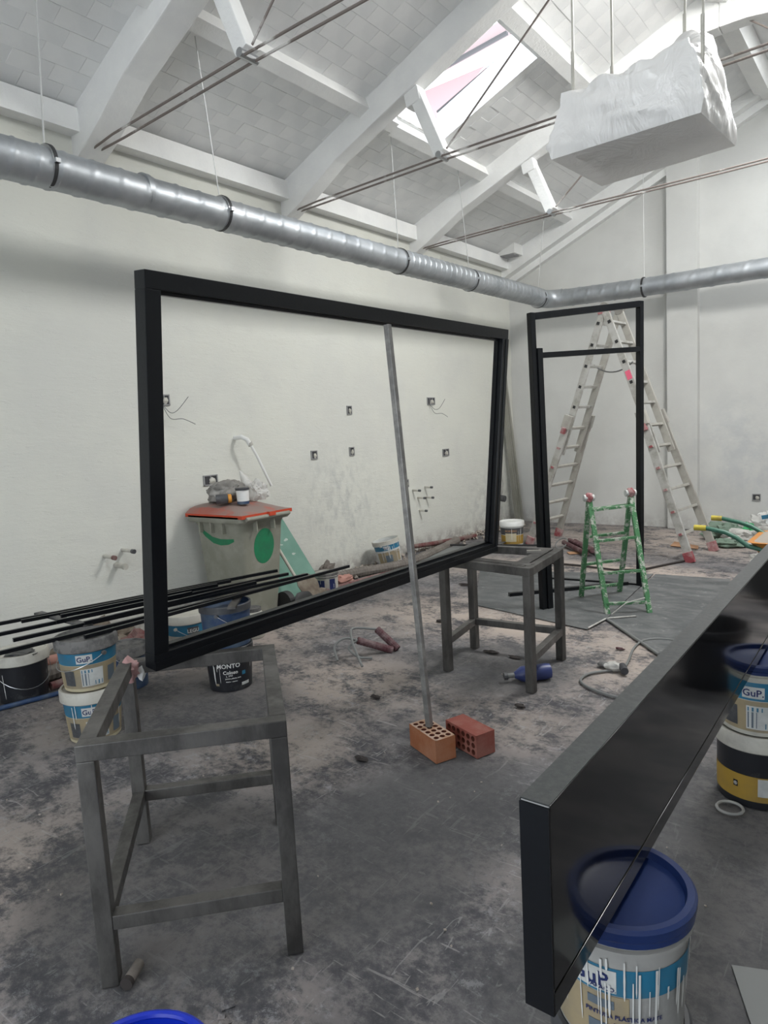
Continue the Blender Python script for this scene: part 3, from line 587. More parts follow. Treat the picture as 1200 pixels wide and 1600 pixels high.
# ================================================================ BUCKETS
def bucket(name, label, loc, rt_, rb, h, body, face, lid=None, lidcol=None, bands=(), texts=(), handle=None, tilt=None, group=None, rimcol=None, drips=0, open_=False):
    """bands: (z0, z1, a0, a1, mat, part) with angles in degrees about the facing direction; texts: (string, size, angle, z, mat)"""
    t = thing(name, label, 'bucket', loc, group); t['_b'] = [0., 0., 0.]
    R = lambda z: rb+(rt_-rb)*z/h; fa = math.radians(face)
    prof = [(0, .004), (rb-.012, .004), (rb, .0), (R(h*.82), h*.82), (R(h*.82)+.008, h*.83), (R(h*.86)+.008, h*.86), (R(h*.87), h*.87), (R(h*.93), h*.93), (R(h), h), (R(h)-.006, h), (rb-.006, .012), (0, .012)]
    if not open_: prof = prof[:9]+[(R(h)-.004, h), (R(h)-.004, h-.03), (0, h-.03)]
    obj('body', MB().lathe(prof, n=44), body, t, smooth=True)
    if lid == 'flat':
        q = R(h)+.004
        obj('lid', MB().lathe([(q, h-.055), (q+.006, h-.05), (q+.006, h+.004), (q, h+.012), (q-.010, h+.012), (q-.014, h+.002), (0, h+.001)], n=44), lidcol, t, smooth=True)
    elif lid == 'screw':
        q = R(h)+.005
        obj('lid', MB().lathe([(q-.002, h-.030), (q+.004, h-.027), (q+.004, h-.016), (q+.001, h-.013), (q+.007, h-.010), (q+.008, h+.006), (q+.002, h+.013), (q-.012, h+.012), (q-.017, h-.004), (q-.03, h-.008), (0, h-.008)], n=56), lidcol, t, smooth=True)
    elif lid == 'rim':
        q = R(h); obj('rim', MB().lathe([(q, h-.045), (q+.006, h-.042), (q+.007, h-.002), (q+.002, h+.003), (q-.006, h)], n=44), lidcol, t, smooth=True)
    for z0, z1, a0, a1, mt, part in bands:
        mb = MB(); N = max(2, int(abs(a1-a0)/6)); o_ = .0012 if part != 'label_print' else .0024
        for z in (z0, z1):
            for i in range(N+1): a = fa+math.radians(a0+(a1-a0)*i/N); r = R(z)+o_; mb.v.append(Vector((r*math.cos(a), r*math.sin(a), z)))
        for i in range(N): mb.f.append((i, i+1, N+2+i, N+1+i))
        obj(part, mb, mt, t, smooth=True)
    for s, size, ang_, z, mt in texts:
        tm = text_mesh(s, size, .0003 if size < .03 else .0008); vs = []
        for v in tm.v: zz = z+v.y; r = R(zz)+.0036; a = fa+math.radians(ang_)+v.x/r; vs.append(Vector((r*math.cos(a), r*math.sin(a), zz)))
        obj('lettering', MB().add(vs, tm.f), mt, t)
    rnd = random.Random(int(face*7+h*1000))
    if drips:
        mb = MB()
        for i in range(drips):
            a = fa+math.radians(rnd.uniform(-55, 75)); z1 = h-.035-rnd.random()*.11; z0 = max(.02, z1-rnd.uniform(.02, .17)**1.0); wd = rnd.uniform(.0008, .0022)
            k = len(mb.v); sm = 6
            for q in range(sm+1):
                z = z1+(z0-z1)*q/sm; r = R(z)+.0045; da = wd*(1 if q < sm else .3)*(1+.5*rnd.random())/r; mb.v += [Vector((r*math.cos(a-da), r*math.sin(a-da), z)), Vector((r*math.cos(a+da), r*math.sin(a+da), z))]
            for q in range(sm): mb.f.append((k+2*q, k+2*q+1, k+2*q+3, k+2*q+2))
        obj('paint_drips', mb, 'drip', t)
    if handle:
        z_, a_, drop = handle; r = R(z_)+.008; pts = []
        for i in range(17):
            th = PI*i/16-PI/2; ph = fa+math.radians(a_)+th; pts.append(((r+.004)*math.cos(ph), (r+.004)*math.sin(ph), z_-drop*math.cos(th)))
        hd = obj('handle', MB().tube(pts, .0022, 5), 'clampsteel', t, smooth=True)
        for s_ in (-1, 1): ph = fa+math.radians(a_)+s_*PI/2; obj('handle_lug', MB().tube([(r*math.cos(ph)*.97, r*math.sin(ph)*.97, z_), ((r+.012)*math.cos(ph), (r+.012)*math.sin(ph), z_)], .012, 10), lidcol or body, t)
    if tilt: t.rotation_euler = tilt
    return t
def gp(face_shift=0, top=True, drip=0, text=None):
    f = face_shift; h = .28
    b = [(h*.53, h*.80, -88, 88, 'lblue', 'blue_band'), (h*.06, h*.52, -95, 95, 'ochre', 'tan_band'), (h*.565, h*.735, f-18, f+14, 'pale', 'label_print'),
         (h*.10, h*.45, f-12, f+34, 'pale', 'label_print'), (h*.12, h*.36, f-10, f+4, 'lgrey', 'label_print'), (h*.37, h*.43, f-10, f+12, 'lblue', 'label_print'), (h*.12, h*.20, f+16, f+32, 'lblue', 'label_print'),
         (h*.12, h*.42, f-52, f-26, 'dgrey', 'label_print'), (h*.12, h*.42, f+46, f+68, 'lgrey', 'label_print')]
    x = [('GuP.', .040, f-2, h*.60, 'navy')]
    if text: x += text
    return b, x
fc = lambda x, y: math.degrees(math.atan2(-y, -x))
def face_at(x, y, d=0): return fc(x, y)+d
# near bucket under the panel
x, y = -.483, 1.363; b, tx = gp(-20, drip=1); h = .28
tx += [('PINTURA PLÁSTICA MATE', .0145, 4, h*.48, 'navy'), ('interior', .012, 10, h*.40, 'navy'), ('PARACO.', .013, -14, h*.69, 'navy')]
b = [(h*.50, h*.72, -90, 90, 'lblue', 'blue_band'), (h*.03, h*.49, -95, 8, 'ochre', 'tan_band'), (h*.52, h*.70, -42, -2, 'pale', 'label_print'), (h*.38, h*.45, -26, -4, 'lgrey', 'label_print'), (h*.02, h*.25, -26, -2, 'lgrey', 'label_print')]
tx = [('GuP', .046, -24, h*.56, 'navy'), ('PARACO.', .014, -14, h*.532, 'navy'), ('PINTURA PLÁSTICA MATE', .0135, 4, h*.31, 'navy'), ('interior exterior', .012, 12, h*.25, 'navy')]
bucket('paint_bucket', 'paint bucket with dark blue lid and white drips under near panel end', (x, y, .303), .147, .132, .286, 'greybody', face_at(x, y), 'screw', 'lid_blue', b, tx, drips=30)
bucket('paint_bucket', 'bucket standing below the dripped bucket under near panel end', (x, y, 0), .140, .130, .290, 'greybody', face_at(x, y), 'flat', 'dgrey')
# stack at the right edge: yellow below, blue-lidded above
x, y = -.485, 3.05
bucket('paint_bucket', 'yellow and black paint bucket at the right edge, lower of its stack', (x, y, 0), .152, .148, .290, 'bblack', face_at(x, y), 'flat', 'ivory',
       [(.03, .135, -95, 95, 'yellow', 'yellow_band'), (.055, .13, 2, 40, 'pale', 'label_print'), (.078, .104, -33, -26, 'bblack', 'label_print')], [('®', .020, -29.5, .084, 'drip')])
b, tx = gp(-4)
bucket('paint_bucket', 'paint bucket with blue lid at the right edge, on the yellow bucket', (x, y, .303), .147, .134, .286, 'ivory', face_at(x, y), 'screw', 'lid_blue', b, tx)
tag(obj('wire_ring', MB().tube([(-.545+.048*math.cos(a), 2.84+.048*math.sin(a), .012) for a in [2*PI*i/24 for i in range(25)]], .006, 6), 'greybody', base=(-.545, 2.84, 0), smooth=True), 'small pale plastic ring on the floor beside yellow bucket', 'ring')
# the black tub whose reflection shows in the panel
bucket('rubber_tub', 'black tub standing right of the panel, seen mirrored in its gloss side', (-.02, 4.25, 0), .21, .165, .36, 'bblack', face_at(-.02, 4.25), 'rim', 'bblack', open_=True)
# left stack
x, y = -3.58, 1.83
b, tx = gp(-6)
bucket('paint_bucket', 'cream paint bucket with blue band, lower of the stack behind near trestle', (x, y, 0), .155, .132, .278, 'cream', face_at(x, y), 'flat', 'ivory', b, tx, drips=5)
bucket('paint_bucket', 'grimy paint bucket carrying the black bars, upper of left stack', (x, y, .292), .155, .132, .272, 'cream', face_at(x, y), 'flat', 'duststuff', gp(-6)[0], gp(-6)[1], handle=(.2, -60, .08))
# middle stack
x, y = -3.49, 2.72
bucket('paint_bucket', 'black lettered paint bucket, lower of the middle stack under the bars', (x, y, 0), .152, .135, .28, 'bblack', face_at(x, y), 'rim', 'bblack',
       [(.03, .05, 28, 52, 'pale', 'label_print'), (.10, .125, 30, 40, 'lblue', 'label_print'), (.04, .055, -42, -32, 'ochre', 'label_print')],
       [('MONTÓ', .040, -4, .158, 'drip'), ('Coloso', .032, 0, .118, 'drip'), ('plus', .016, 0, .104, 'drip'), ('pintura plástica mate', .012, 6, .085, 'drip'), ('interior - exterior', .010, 2, .065, 'drip'), ('L', .016, -10, .10, 'drip')], drips=6)
bucket('paint_bucket', 'smeared blue paint bucket, upper of the middle stack under bars', (x, y, .284), .160, .145, .270, 'bucket_blue', face_at(x, y), 'rim', 'dgrey', [(.03, .15, 40, 62, 'pale', 'label_print')], handle=(.22, 70, .12))
# others
x, y = -4.40, 3.05
bucket('paint_bucket', 'white lidded bucket with blue lettered band by the left wall', (x, y, 0), .155, .14, .28, 'ivory', face_at(x, y), 'flat', 'ivory', [(.14, .225, -88, 88, 'lblue', 'blue_band'), (.155, .205, 2, 34, 'dgrey', 'label_print'), (.02, .10, 20, 55, 'ochre', 'label_print')], [('LEGU', .038, 18, .165, 'pale')], handle=(.2, 60, .1))
x, y = -4.56, 1.88
PAIL = bucket('paint_bucket', 'black pail with white paint-smeared lid at the left edge', (x, y, 0), .165, .145, .30, 'bblack', face_at(x, y), 'flat', 'ivory', handle=(.22, 18, .13), drips=2)
obj('paint_smear', crumple((.03, -.01, .306), (.10, .07, .007), 11, .8, 3, 3), 'bblack', PAIL)
x, y = -4.10, 2.36
bucket('paint_bucket', 'dark dusty bucket tucked behind the left stack', (x, y, 0), .13, .12, .27, 'bucket_blue', face_at(x, y), 'flat', 'duststuff', handle=(.24, 50, .1))
x, y = -4.83, 6.22
bucket('paint_bucket', 'splashed bucket with blue label tilted against the left wall', (x, y, .03), .155, .135, .30, 'pale', face_at(x, y), 'rim', 'ivory', [(.19, .255, -75, 75, 'lblue', 'blue_band'), (.04, .17, -60, 60, 'ochre', 'tan_band'), (.05, .13, -20, 12, 'lgrey', 'label_print'), (.20, .24, -20, 4, 'pale', 'label_print')], [('GuP.', .035, -8, .205, 'navy')], tilt=(.10, -.16, .1), handle=(.25, 60, .1), open_=True, drips=14)
x, y = -4.18, 8.03
bucket('paint_bucket', 'white bucket with yellow label and white lid beyond far trestle', (x, y, 0), .152, .138, .305, 'white', face_at(x, y), 'flat', 'white', [(.145, .235, -88, 88, 'dgrey', 'dark_band'), (.02, .14, -88, 88, 'yellow', 'yellow_band'), (.055, .165, -36, 22, 'cream', 'label_print')], [('MORTERO', .034, -6, .185, 'orangepaper')], drips=5)
x, y = -4.74, 5.00
bucket('paint_can', 'small dented paint tin with blue printing beside the green board', (x, y, 0), .125, .12, .185, 'ivory', face_at(x, y), 'rim', 'duststuff', [(.03, .12, -45, -8, 'navy', 'label_print'), (.02, .13, 16, 48, 'navy', 'label_print')], open_=True, drips=4)
# jar with red label
x, y = -4.17, 3.52; t = thing('plastic_jar', 'clear plastic jar with red label beside the middle bucket stack', 'jar', (x, y, 0)); t['_b'] = [0, 0, 0]
obj('jar_body', MB().lathe([(0, 0), (.078, 0), (.085, .01), (.085, .19), (.065, .215), (0, .215)], n=32), 'ivory', t, smooth=True); obj('jar_lid', MB().lathe([(.068, .212), (.07, .24), (0, .24)], n=32), 'duststuff', t, smooth=True)
mb = MB().lathe([(.0865, .03), (.0865, .12)], n=24, a0=math.radians(fc(x, y)-70), a1=math.radians(fc(x, y)+80)); obj('red_label', mb, 'red', t, smooth=True)
mb = MB().lathe([(.0875, .04), (.0875, .08)], n=14, a0=math.radians(fc(x, y)-10), a1=math.radians(fc(x, y)+60)); obj('label_print', mb, 'pale', t, smooth=True)
# vivid blue bucket at the bottom edge
x, y = -1.215, .617; t = thing('blue_basket', 'bright blue plastic tub with white streaks at the bottom edge', 'tub', (x, y, 0)); t['_b'] = [0, 0, 0]
obj('tub_body', MB().lathe([(0, .004), (.13, 0), (.158, .30), (.163, .312), (.151, .312), (.126, .02), (0, .02)], n=48), 'vivid', t, smooth=True)
obj('tub_rim', MB().tube([(.16*math.cos(a), .16*math.sin(a), .315) for a in [2*PI*i/48 for i in range(49)]], .009, 8), 'vivid', t, smooth=True)

# black square bars lying over the two stacks
BARS = [(-4.287, 1.575, -3.800, 3.479), (-4.187, 1.760, -3.857, 3.076), (-4.008, 1.911, -3.777, 2.897), (-4.033, 1.475, -3.631, 3.429), (-3.902, 1.831, -3.755, 2.668), (-3.817, 1.550, -3.476, 3.473), (-3.650, 1.323, -3.429, 3.160), (-3.713, 1.899, -3.579, 3.071), (-3.498, 1.782, -3.384, 3.832)]
BL = ['black steel bar resting on the buckets, farthest toward the left wall', 'black bar second from the wall, its near end stopping short of the pail', 'short black bar third from the wall on the bucket stacks', 'black bar fourth from the wall, running out of the left edge', 'shortest black bar, in the middle of the row on the buckets', 'long black bar whose near end hangs above the left edge pail', 'black bar passing low over the left edge of the view', 'short black bar just behind the nearest bar of the row', 'nearest black bar, its far tip reaching past the green board']
for i, (x0, y0, x1, y1) in enumerate(BARS):
    z = .582+(.0 if i not in (2, 4, 7) else .017)
    tag(obj('black_bar', MB().bar((x0, y0, z), (x1, y1, z), .021, .021), 'black', base=(x0, y0, z), bevel=.0015), BL[i], 'steel bar', 'black steel bars laid over the bucket stacks')
for i, (p, q, l) in enumerate((((-4.34, 1.93, .572), (-3.72, 1.93, .572), 'dusty crosspiece under the bars on the left bucket stack'), ((-3.30, 2.62, .560), (-3.72, 3.10, .560), 'short dark crosspiece under the bars on the middle bucket stack'))):
    tag(obj('cross_batten', MB().bar(p, q, .05, .014), 'steel' if i else 'duststuff', base=p), l, 'batten')
t = thing('plastic_cup', 'crumpled pink plastic cup on the near trestle rear left corner', 'cup', (-2.37, 1.42, .70)); ob = obj('cup', crumple((-2.40, 1.385, .722), (.040, .035, .040), 5, .5, 3, 1.8), 'pinkcup', t, smooth=True)
obj('white_lining', crumple((-2.372, 1.42, .712), (.020, .016, .032), 8, .5, 2, 2), 'white', t, smooth=True)

# ================================================================ WHEELIE BIN
t = thing('wheelie_bin', 'grey wheelie bin with dusty orange lid and green spray marks by wall', 'bin', (-4.72, 3.9, 0))
X0, X1, Y0, Y1, ZT = -5.08, -4.37, 3.64, 4.19, .95
def ring(x0, x1, y0, y1, z, r=.05, n=5):
    pts = []
    for cx, cy, a0 in ((x1-r, y1-r, 0), (x0+r, y1-r, PI/2), (x0+r, y0+r, PI), (x1-r, y0+r, 3*PI/2)):
        for i in range(n): a = a0+PI/2*i/(n-1); pts.append(Vector((cx+r*math.cos(a), cy+r*math.sin(a), z)))
    return pts
def loft(rings, cap=True):
    mb = MB(); n = len(rings[0])
    for r in rings: mb.v += r
    for i in range(len(rings)-1):
        for j in range(n): a = i*n+j; b_ = i*n+(j+1) % n; mb.f.append((a, b_, b_+n, a+n))
    if cap: mb.f.append(tuple(range(n))[::-1]); mb.f.append(tuple(range((len(rings)-1)*n, len(rings)*n)))
    return mb
def binside(z): k = z/.9; return (X0+.11-.06*k, X1-.13+.095*k, Y0+.075-.045*k, Y1-.075+.045*k)
obj('bin_body', loft([ring(*binside(z), z+.04 if z < .1 else z) for z in (0, .3, .6, .85)]+[ring(X0+.03, X1-.02, Y0+.02, Y1-.02, .89)]), 'bin', t, smooth=True)
obj('rim_flange', loft([ring(X0, X1, Y0, Y1, .885, .03), ring(X0-.01, X1+.012, Y0-.012, Y1+.012, .90, .03), ring(X0-.01, X1+.012, Y0-.012, Y1+.012, .945, .03), ring(X0, X1, Y0, Y1, .952, .03)]), 'bin', t, smooth=True)
for i in range(3): obj('rim_rib', MB().box((X0+.16+i*.15, Y0+.020, .845), (.012, .05, .10)), 'bin', t)
for i in range(2): obj('rim_rib', MB().box((X1-.01, Y0+.16+i*.2, .85), (.05, .012, .09)), 'bin', t)
obj('bin_handle', MB().tube([(X1+.035, Y0+.03, .925), (X1+.035, Y1-.03, .925)], .018, 10), 'bin', t)
mb = MB(); NX, NY = 12, 10
for j in range(NY+1):
    for i in range(NX+1):
        u, v = i/NX, j/NY; x = X0-.02+(X1-X0+.05)*u; y = Y0-.012+(Y1-Y0+.024)*v; e = min(1, 4*min(v, 1-v)); z = .96+.085*math.sin(PI*min(1, .25+u*.75))*e**.5+.0*u
        mb.v.append(Vector((x, y, z)))
for j in range(NY):
    for i in range(NX): k = j*(NX+1)+i; mb.f.append((k, k+1, k+NX+2, k+NX+1))
bd = [i for i in range(NX+1)]+[j*(NX+1)+NX for j in range(1, NY+1)]+[NY*(NX+1)+i for i in range(NX-1, -1, -1)]+[j*(NX+1) for j in range(NY-1, 0, -1)]
k0 = len(mb.v); mb.v += [mb.v[i]-Vector((0, 0, .03)) for i in bd]
for q in range(len(bd)): q2 = (q+1) % len(bd); mb.f.append((bd[q], bd[q2], k0+q2, k0+q))
obj('bin_lid', mb, 'binlid', t, smooth=True)
obj('lid_clip', MB().box((X1+.035, (Y0+Y1)/2+.03, .945), (.05, .07, .035)), 'binlid', t)
for y in (Y0+.03, Y1-.03): obj('wheel', MB().tube([(X0+.62, y-.03, .1), (X0+.62, y+.03, .1)], .1, 24), 'rubber', t)
# spray marks follow the sides
mb = MB(); N = 28
for r_ in (0, 1):
    for i in range(N): a = 2*PI*i/N; y = 3.925+.115*r_*math.cos(a); z = .66+.155*r_*math.sin(a); s = binside(z); mb.v.append(Vector((s[1]+.0025, y, z)))
for i in range(N): mb.f.append((i, (i+1) % N, N+(i+1) % N, N+i))
obj('spray_disc', mb, 'spray', t)
mb = MB(); P_ = [(-4.96, .83, .02), (-4.90, .78, .025), (-4.80, .73, .028), (-4.70, .715, .028), (-4.60, .722, .024), (-4.52, .74, .012)]
for x, z, w_ in P_:
    for q in (-1, 1): zz = z+q*w_; s = binside(zz); mb.v.append(Vector((x, s[2]-.0025, zz)))
for i in range(len(P_)-1): mb.f.append((2*i, 2*i+2, 2*i+3, 2*i+1))
obj('spray_stroke', mb, 'spray', t)
# things on the bin lid
tag(obj('cloth_bundle', crumple((-4.83, 3.90, 1.135), (.13, .17, .095), 3, .45, 4, 1.7), 'cloth', base=(-4.86, 3.9, 1.04), smooth=True), 'bundled grey cloth lying on top of bin lid', 'cloth')
t = thing('clear_bag', 'clear crumpled plastic bag at the back of the bin lid', 'bag', (-4.74, 4.10, 1.03))
obj('bag_film', crumple((-4.66, 4.09, 1.125), (.09, .085, .085), 6, .6, 4, 1.6), 'bag', t, smooth=True); obj('bag_neck', MB().tube([(-4.80, 4.11, 1.16), (-4.82, 4.09, 1.24), (-4.83, 4.06, 1.30)], lambda u: .05*(1-u)+.008, 9), 'bag', t, smooth=True)
t = thing('paint_pot', 'small white paint pot with dark lid on the bin lid front', 'pot', (-4.58, 3.86, 1.03)); t['_b'] = [0, 0, 0]
obj('pot_body', MB().lathe([(0, 0), (.05, 0), (.056, .13), (0, .13)], n=28), 'white', t, smooth=True); obj('pot_base_band', MB().lathe([(.0515, .001), (.0525, .025)], n=28), 'bucket_blue', t, smooth=True); obj('pot_lid', MB().lathe([(.060, .12), (.062, .14), (0, .143)], n=28), 'dgrey', t, smooth=True)
t = thing('tape_roll_tube', 'dark cylinder with orange end ring beside white pot', 'container', (-4.68, 3.75, 1.03)); obj('tube_body', MB().tube([(-4.72, 3.68, 1.085), (-4.66, 3.76, 1.085)], .042, 20), 'dgrey', t, smooth=True); obj('end_ring', MB().tube([(-4.66, 3.76, 1.085), (-4.645, 3.785, 1.085)], .038, 20), 'tape', t, smooth=True)

# plasterboard, broom pole and shovels behind the bin
bp_ = [(-4.72, 4.26, .005), (-4.70, 4.95, .005), (-5.12, 4.74, .86), (-5.12, 4.30, .84)]
t = thing('plasterboard', 'green plasterboard offcut leaning on the wall behind the bin', 'board', (-4.8, 4.6, 0))
nrm = (Vector(bp_[1])-Vector(bp_[0])).cross(Vector(bp_[3])-Vector(bp_[0])).normalized(); nrm = nrm if nrm.x > 0 else -nrm
obj('board_sheet', MB().poly(bp_, .013, nrm), 'board', t)
for q in range(9):
    mb = MB(); u, v = random.uniform(.25, .8), random.uniform(.35, .85); p = Vector(bp_[0]).lerp(Vector(bp_[1]), u).lerp(Vector(bp_[3]).lerp(Vector(bp_[2]), u), v)+nrm*.002; e1 = (Vector(bp_[1])-Vector(bp_[0])).normalized(); e2 = e1.cross(nrm)
    k = len(mb.v); rr = random.uniform(.008, .035)
    for i in range(9): a = 2*PI*i/9; mb.v.append(p+(e1*math.cos(a)*rr+e2*math.sin(a)*rr*.5)*random.uniform(.5, 1.1))
    mb.f.append(tuple(range(k, k+9))); obj('plaster_splash', mb, 'splash', t)
t = thing('shovel', 'mortar-caked shovel with long white handle beside the green board', 'shovel', (-4.45, 4.48, 0))
obj('handle', MB().tube([(-4.45, 4.46, .03), (-4.98, 4.40, .80)], .016, 10), 'wood', t, smooth=True)
mb = MB(); N = 10
for i in range(N+1):
    v = i/N; w_ = .12*math.sin(PI*min(.5, v*.5+.12))*1.1*(1 if v < .75 else 1-(v-.75)*2.4); c0 = Vector((-4.40-.16*v, 4.50, .02+.26*v))
    for j in (-1, -.5, 0, .5, 1): mb.v.append(c0+Vector((-.02*(1-j*j), j*w_, 0)))
for i in range(N):
    for j in range(4): k = i*5+j; mb.f.append((k, k+1, k+6, k+5))
bl = obj('blade', mb, 'brown', t, smooth=True); md = bl.modifiers.new('s', 'SOLIDIFY'); md.thickness = .006
t = tag(obj('trowel_blade', crumple((-4.30, 4.22, .09), (.035, .13, .105), 14, .15, 3, 1.2), 'rubber', base=(-4.3, 4.2, 0), smooth=True), 'dark curved shovel blade on the floor beside the bin', 'shovel')
tag(obj('mortar_lump', crumple((-4.62, 4.72, .035), (.07, .11, .05), 21, .4, 3, 1.6, .034), 'brown', base=(-4.62, 4.72, 0), smooth=True), 'brown mortar lump at the foot of the green board', 'rubble')

# ================================================================ PIPES ALONG THE WALL
def wavy(p, amp=.01, seed=0, n=4):
    out = []
    for i in range(len(p)-1):
        for k in range(n): u = k/n; q = Vector(p[i]).lerp(Vector(p[i+1]), u); q += Vector((noise.noise(q*2+Vector((seed, 0, 0)))*amp*2, 0, 0)); out.append(q)
    out.append(Vector(p[-1])); return out
def pipe(name, label, pts, r, mt, cat='pipe', rings=False, seed=0, amp=.02):
    pp = wavy(pts, amp, seed, 30 if rings else 5); n = len(pp)
    return tag(obj(name, MB().tube(pp, (lambda u: r*(1+.10*((int(u*n+.5)) % 2))) if rings else r, 10), mt, base=pts[0], smooth=not rings), label, cat)
pipe('conduit_pipe', 'thick grey corrugated conduit lying along left wall foot', [(-4.94, 5.15, .05), (-4.80, 5.7, .05), (-4.60, 6.2, .05), (-4.72, 6.9, .05), (-4.78, 7.35, .05), (-4.92, 7.8, .05)], .05, 'conduit', rings=True)
pipe('red_conduit', 'long red conduit on the floor in front of grey conduit', [(-4.66, 4.75, .02), (-4.62, 5.6, .02), (-4.50, 6.2, .02), (-4.55, 6.75, .02)], .022, 'redpipe', seed=2)
pipe('red_conduit', 'thin red conduit hugging the left wall beyond tilted bucket', [(-5.05, 6.9, .10), (-4.98, 7.7, .05), (-4.9, 8.3, .03)], .03, 'redpipe', seed=4)
pipe('conduit_pipe', 'grey conduit on the floor between left edge pail and bucket stack', [(-4.72, 1.9, .05), (-4.66, 2.5, .05), (-4.75, 3.0, .05)], .055, 'conduit', rings=True, seed=3)
pipe('pink_hose', 'dusty pinkish hose above the grey conduit at left', [(-4.80, 1.95, .13), (-4.76, 2.2, .12), (-4.78, 2.30, .11)], .04, 'pinkcloth', seed=5)
pipe('red_conduit', 'dark red conduit on the floor right of left edge pail', [(-4.48, 2.02, .03), (-4.5, 2.5, .03), (-4.6, 2.9, .03)], .028, 'redpipe', seed=6)
pipe('blue_hose', 'thin blue hose crossing the floor at the left edge', [(-4.47, 1.45, .012), (-4.44, 1.70, .012), (-4.35, 2.05, .012), (-4.25, 2.3, .012)], .016, 'bucket_blue', 'hose', seed=7, amp=.005)
tag(obj('pink_rag', crumple((-4.76, 5.30, .045), (.07, .12, .045), 31, .5, 3, 1.8, .05), 'pinkcloth', base=(-4.86, 5.42, 0), smooth=True), 'crumpled pink rag on the floor beside small tin', 'rag')
tag(obj('rubble_heap', crumple((-4.92, 2.55, .10), (.10, .28, .14), 33, .5, 4, 2.2, .1), 'brown', base=(-4.92, 2.55, 0), smooth=False), 'brown rubble heap against left wall behind bucket stack', 'rubble')
tag(obj('red_net_bag', crumple((-4.55, 2.74, .10), (.11, .14, .10), 35, .5, 3, 2.2, .1), 'redpipe', base=(-4.55, 2.74, 0), smooth=False), 'crumpled dark red netting behind near trestle', 'bag')
tag(obj('torn_membrane', crumple((-5.03, 5.95-.62, .10), (.03, .10, .09), 36, .7, 3, 2.2, .1), 'conduit', base=(-5.03, 5.3, 0), smooth=False), 'torn grey scrap standing against left wall before tilted bucket', 'scrap')
for i, (pts, l, mt) in enumerate((([(-4.74, 6.45, .03), (-4.28, 6.50, .03), (-4.42, 7.5, .045), (-4.72, 7.45, .045)], 'grey metal sheet on the floor near the tilted bucket', 'greyhose'), ([(-4.55, 7.3, .05), (-4.15, 7.45, .05), (-4.2, 7.9, .055), (-4.6, 7.7, .055)], 'smaller dark sheet overlapping the grey metal sheet', 'dgrey'))):
    tag(obj('metal_sheet', MB().poly(pts, .006, (0, 0, 1)), mt, base=pts[0]), l, 'sheet')
tag(obj('steel_thin_bar', MB().bar((-4.72, 7.35, .07), (-3.55, 7.75, .07), .022, .022), 'rubber', base=(-4.7, 7.3, .05)), 'thin dark rod lying across the metal sheets', 'steel bar')
obj('rubble_crumbs', (lambda mb: [mb.box((XL+.04+random.random()**2*.35, random.uniform(2.2, 9.8), .012), (random.uniform(.01, .05), random.uniform(.01, .05), random.uniform(.01, .035)), Euler((random.random(), random.random(), random.random()*3)).to_matrix()) for _ in range(420)] and mb)(MB()), 'cement', FLOOR)['kind'] = 'stuff'
obj('floor_crumbs', (lambda mb: [mb.box((random.uniform(-4.6, -.2), random.uniform(.8, 9.8), .003), (random.uniform(.003, .010), random.uniform(.003, .010), random.uniform(.003, .007)), Euler((random.random(), random.random(), random.random()*3)).to_matrix()) for _ in range(260)] and mb)(MB()), 'cement', FLOOR)['kind'] = 'stuff'

# ================================================================ WALL FITTINGS
def wallbox(y, z, w=.07, h=.07, wires=0, label='', n=1, back=False, x=0):
    base = (x, YB, z) if back else (XL, y, z); t = thing('socket_box', label, 'socket box', base)
    D = (lambda a, b, c: (x+a, YB-b, z+c)) if back else (lambda a, b, c: (XL+b, y+a, z+c)); S_ = (lambda a, b, c: (a, b, c)) if back else (lambda a, b, c: (b, a, c))
    obj('recess', MB().box(D(0, .002, 0), S_(w, .006, h)), 'boxdark', t)
    mb = MB()
    for s in (-1, 1): mb.box(D(s*w/2, .006, 0), S_(.010, .014, h+.01)); mb.box(D(0, .006, s*h/2), S_(w, .014, .010))
    for i in range(1, n): mb.box(D(-w/2+w*i/n, .006, 0), S_(.008, .012, h))
    obj('box_rim', mb, 'boxrim', t)
    obj('plaster_crumb', crumple(D(w*.12, .008, -h*.1), S_(w*.24, .010, h*.30), int(y*10+z*7+x), .6, 2), 'ivory', t)
    for i in range(wires):
        k = .5+.5*i; obj('loose_wire', MB().tube(smooth_line([D(-w*.3, .01, -h*.3), D(-w*.2+.03, .06, -.10*k-.06), D(.06+.05*i, .10, -.15*k-.02), D(.17+.05*i, .12, -.10*k-.03+(.1 if i == 0 else -.09))]), .0032, 5), 'greyhose', t, smooth=True)
    return t
wallbox(3.55, 1.96, .10, .085, 2, 'socket box with two loose wires beside the window frame stile', 2)
wallbox(5.37, 1.37, .085, .085, 0, 'socket box on left wall, lower left of the three in the middle')
wallbox(6.0, 1.845, .075, .09, 0, 'highest socket box left of the prop pole')
wallbox(6.0, 1.372, .075, .09, 0, 'socket box directly under the highest one left of prop')
wallbox(7.69, 1.945, .17, .09, 2, 'wide triple socket box with hanging wires right of prop', 3)
wallbox(8.0, 1.24, .15, .09, 0, 'double socket box below the wide triple one', 2)
wallbox(7.05, .90, .06, .09, 0, 'small narrow socket box beside the prop pole')
wallbox(3.97, 1.225, .15, .085, 0, 'double socket box partly hidden by bundled cloth above bin', 2)
wallbox(0, .445, .09, .08, 0, 'socket box on back wall right of the ladder', 1, True, -1.635)
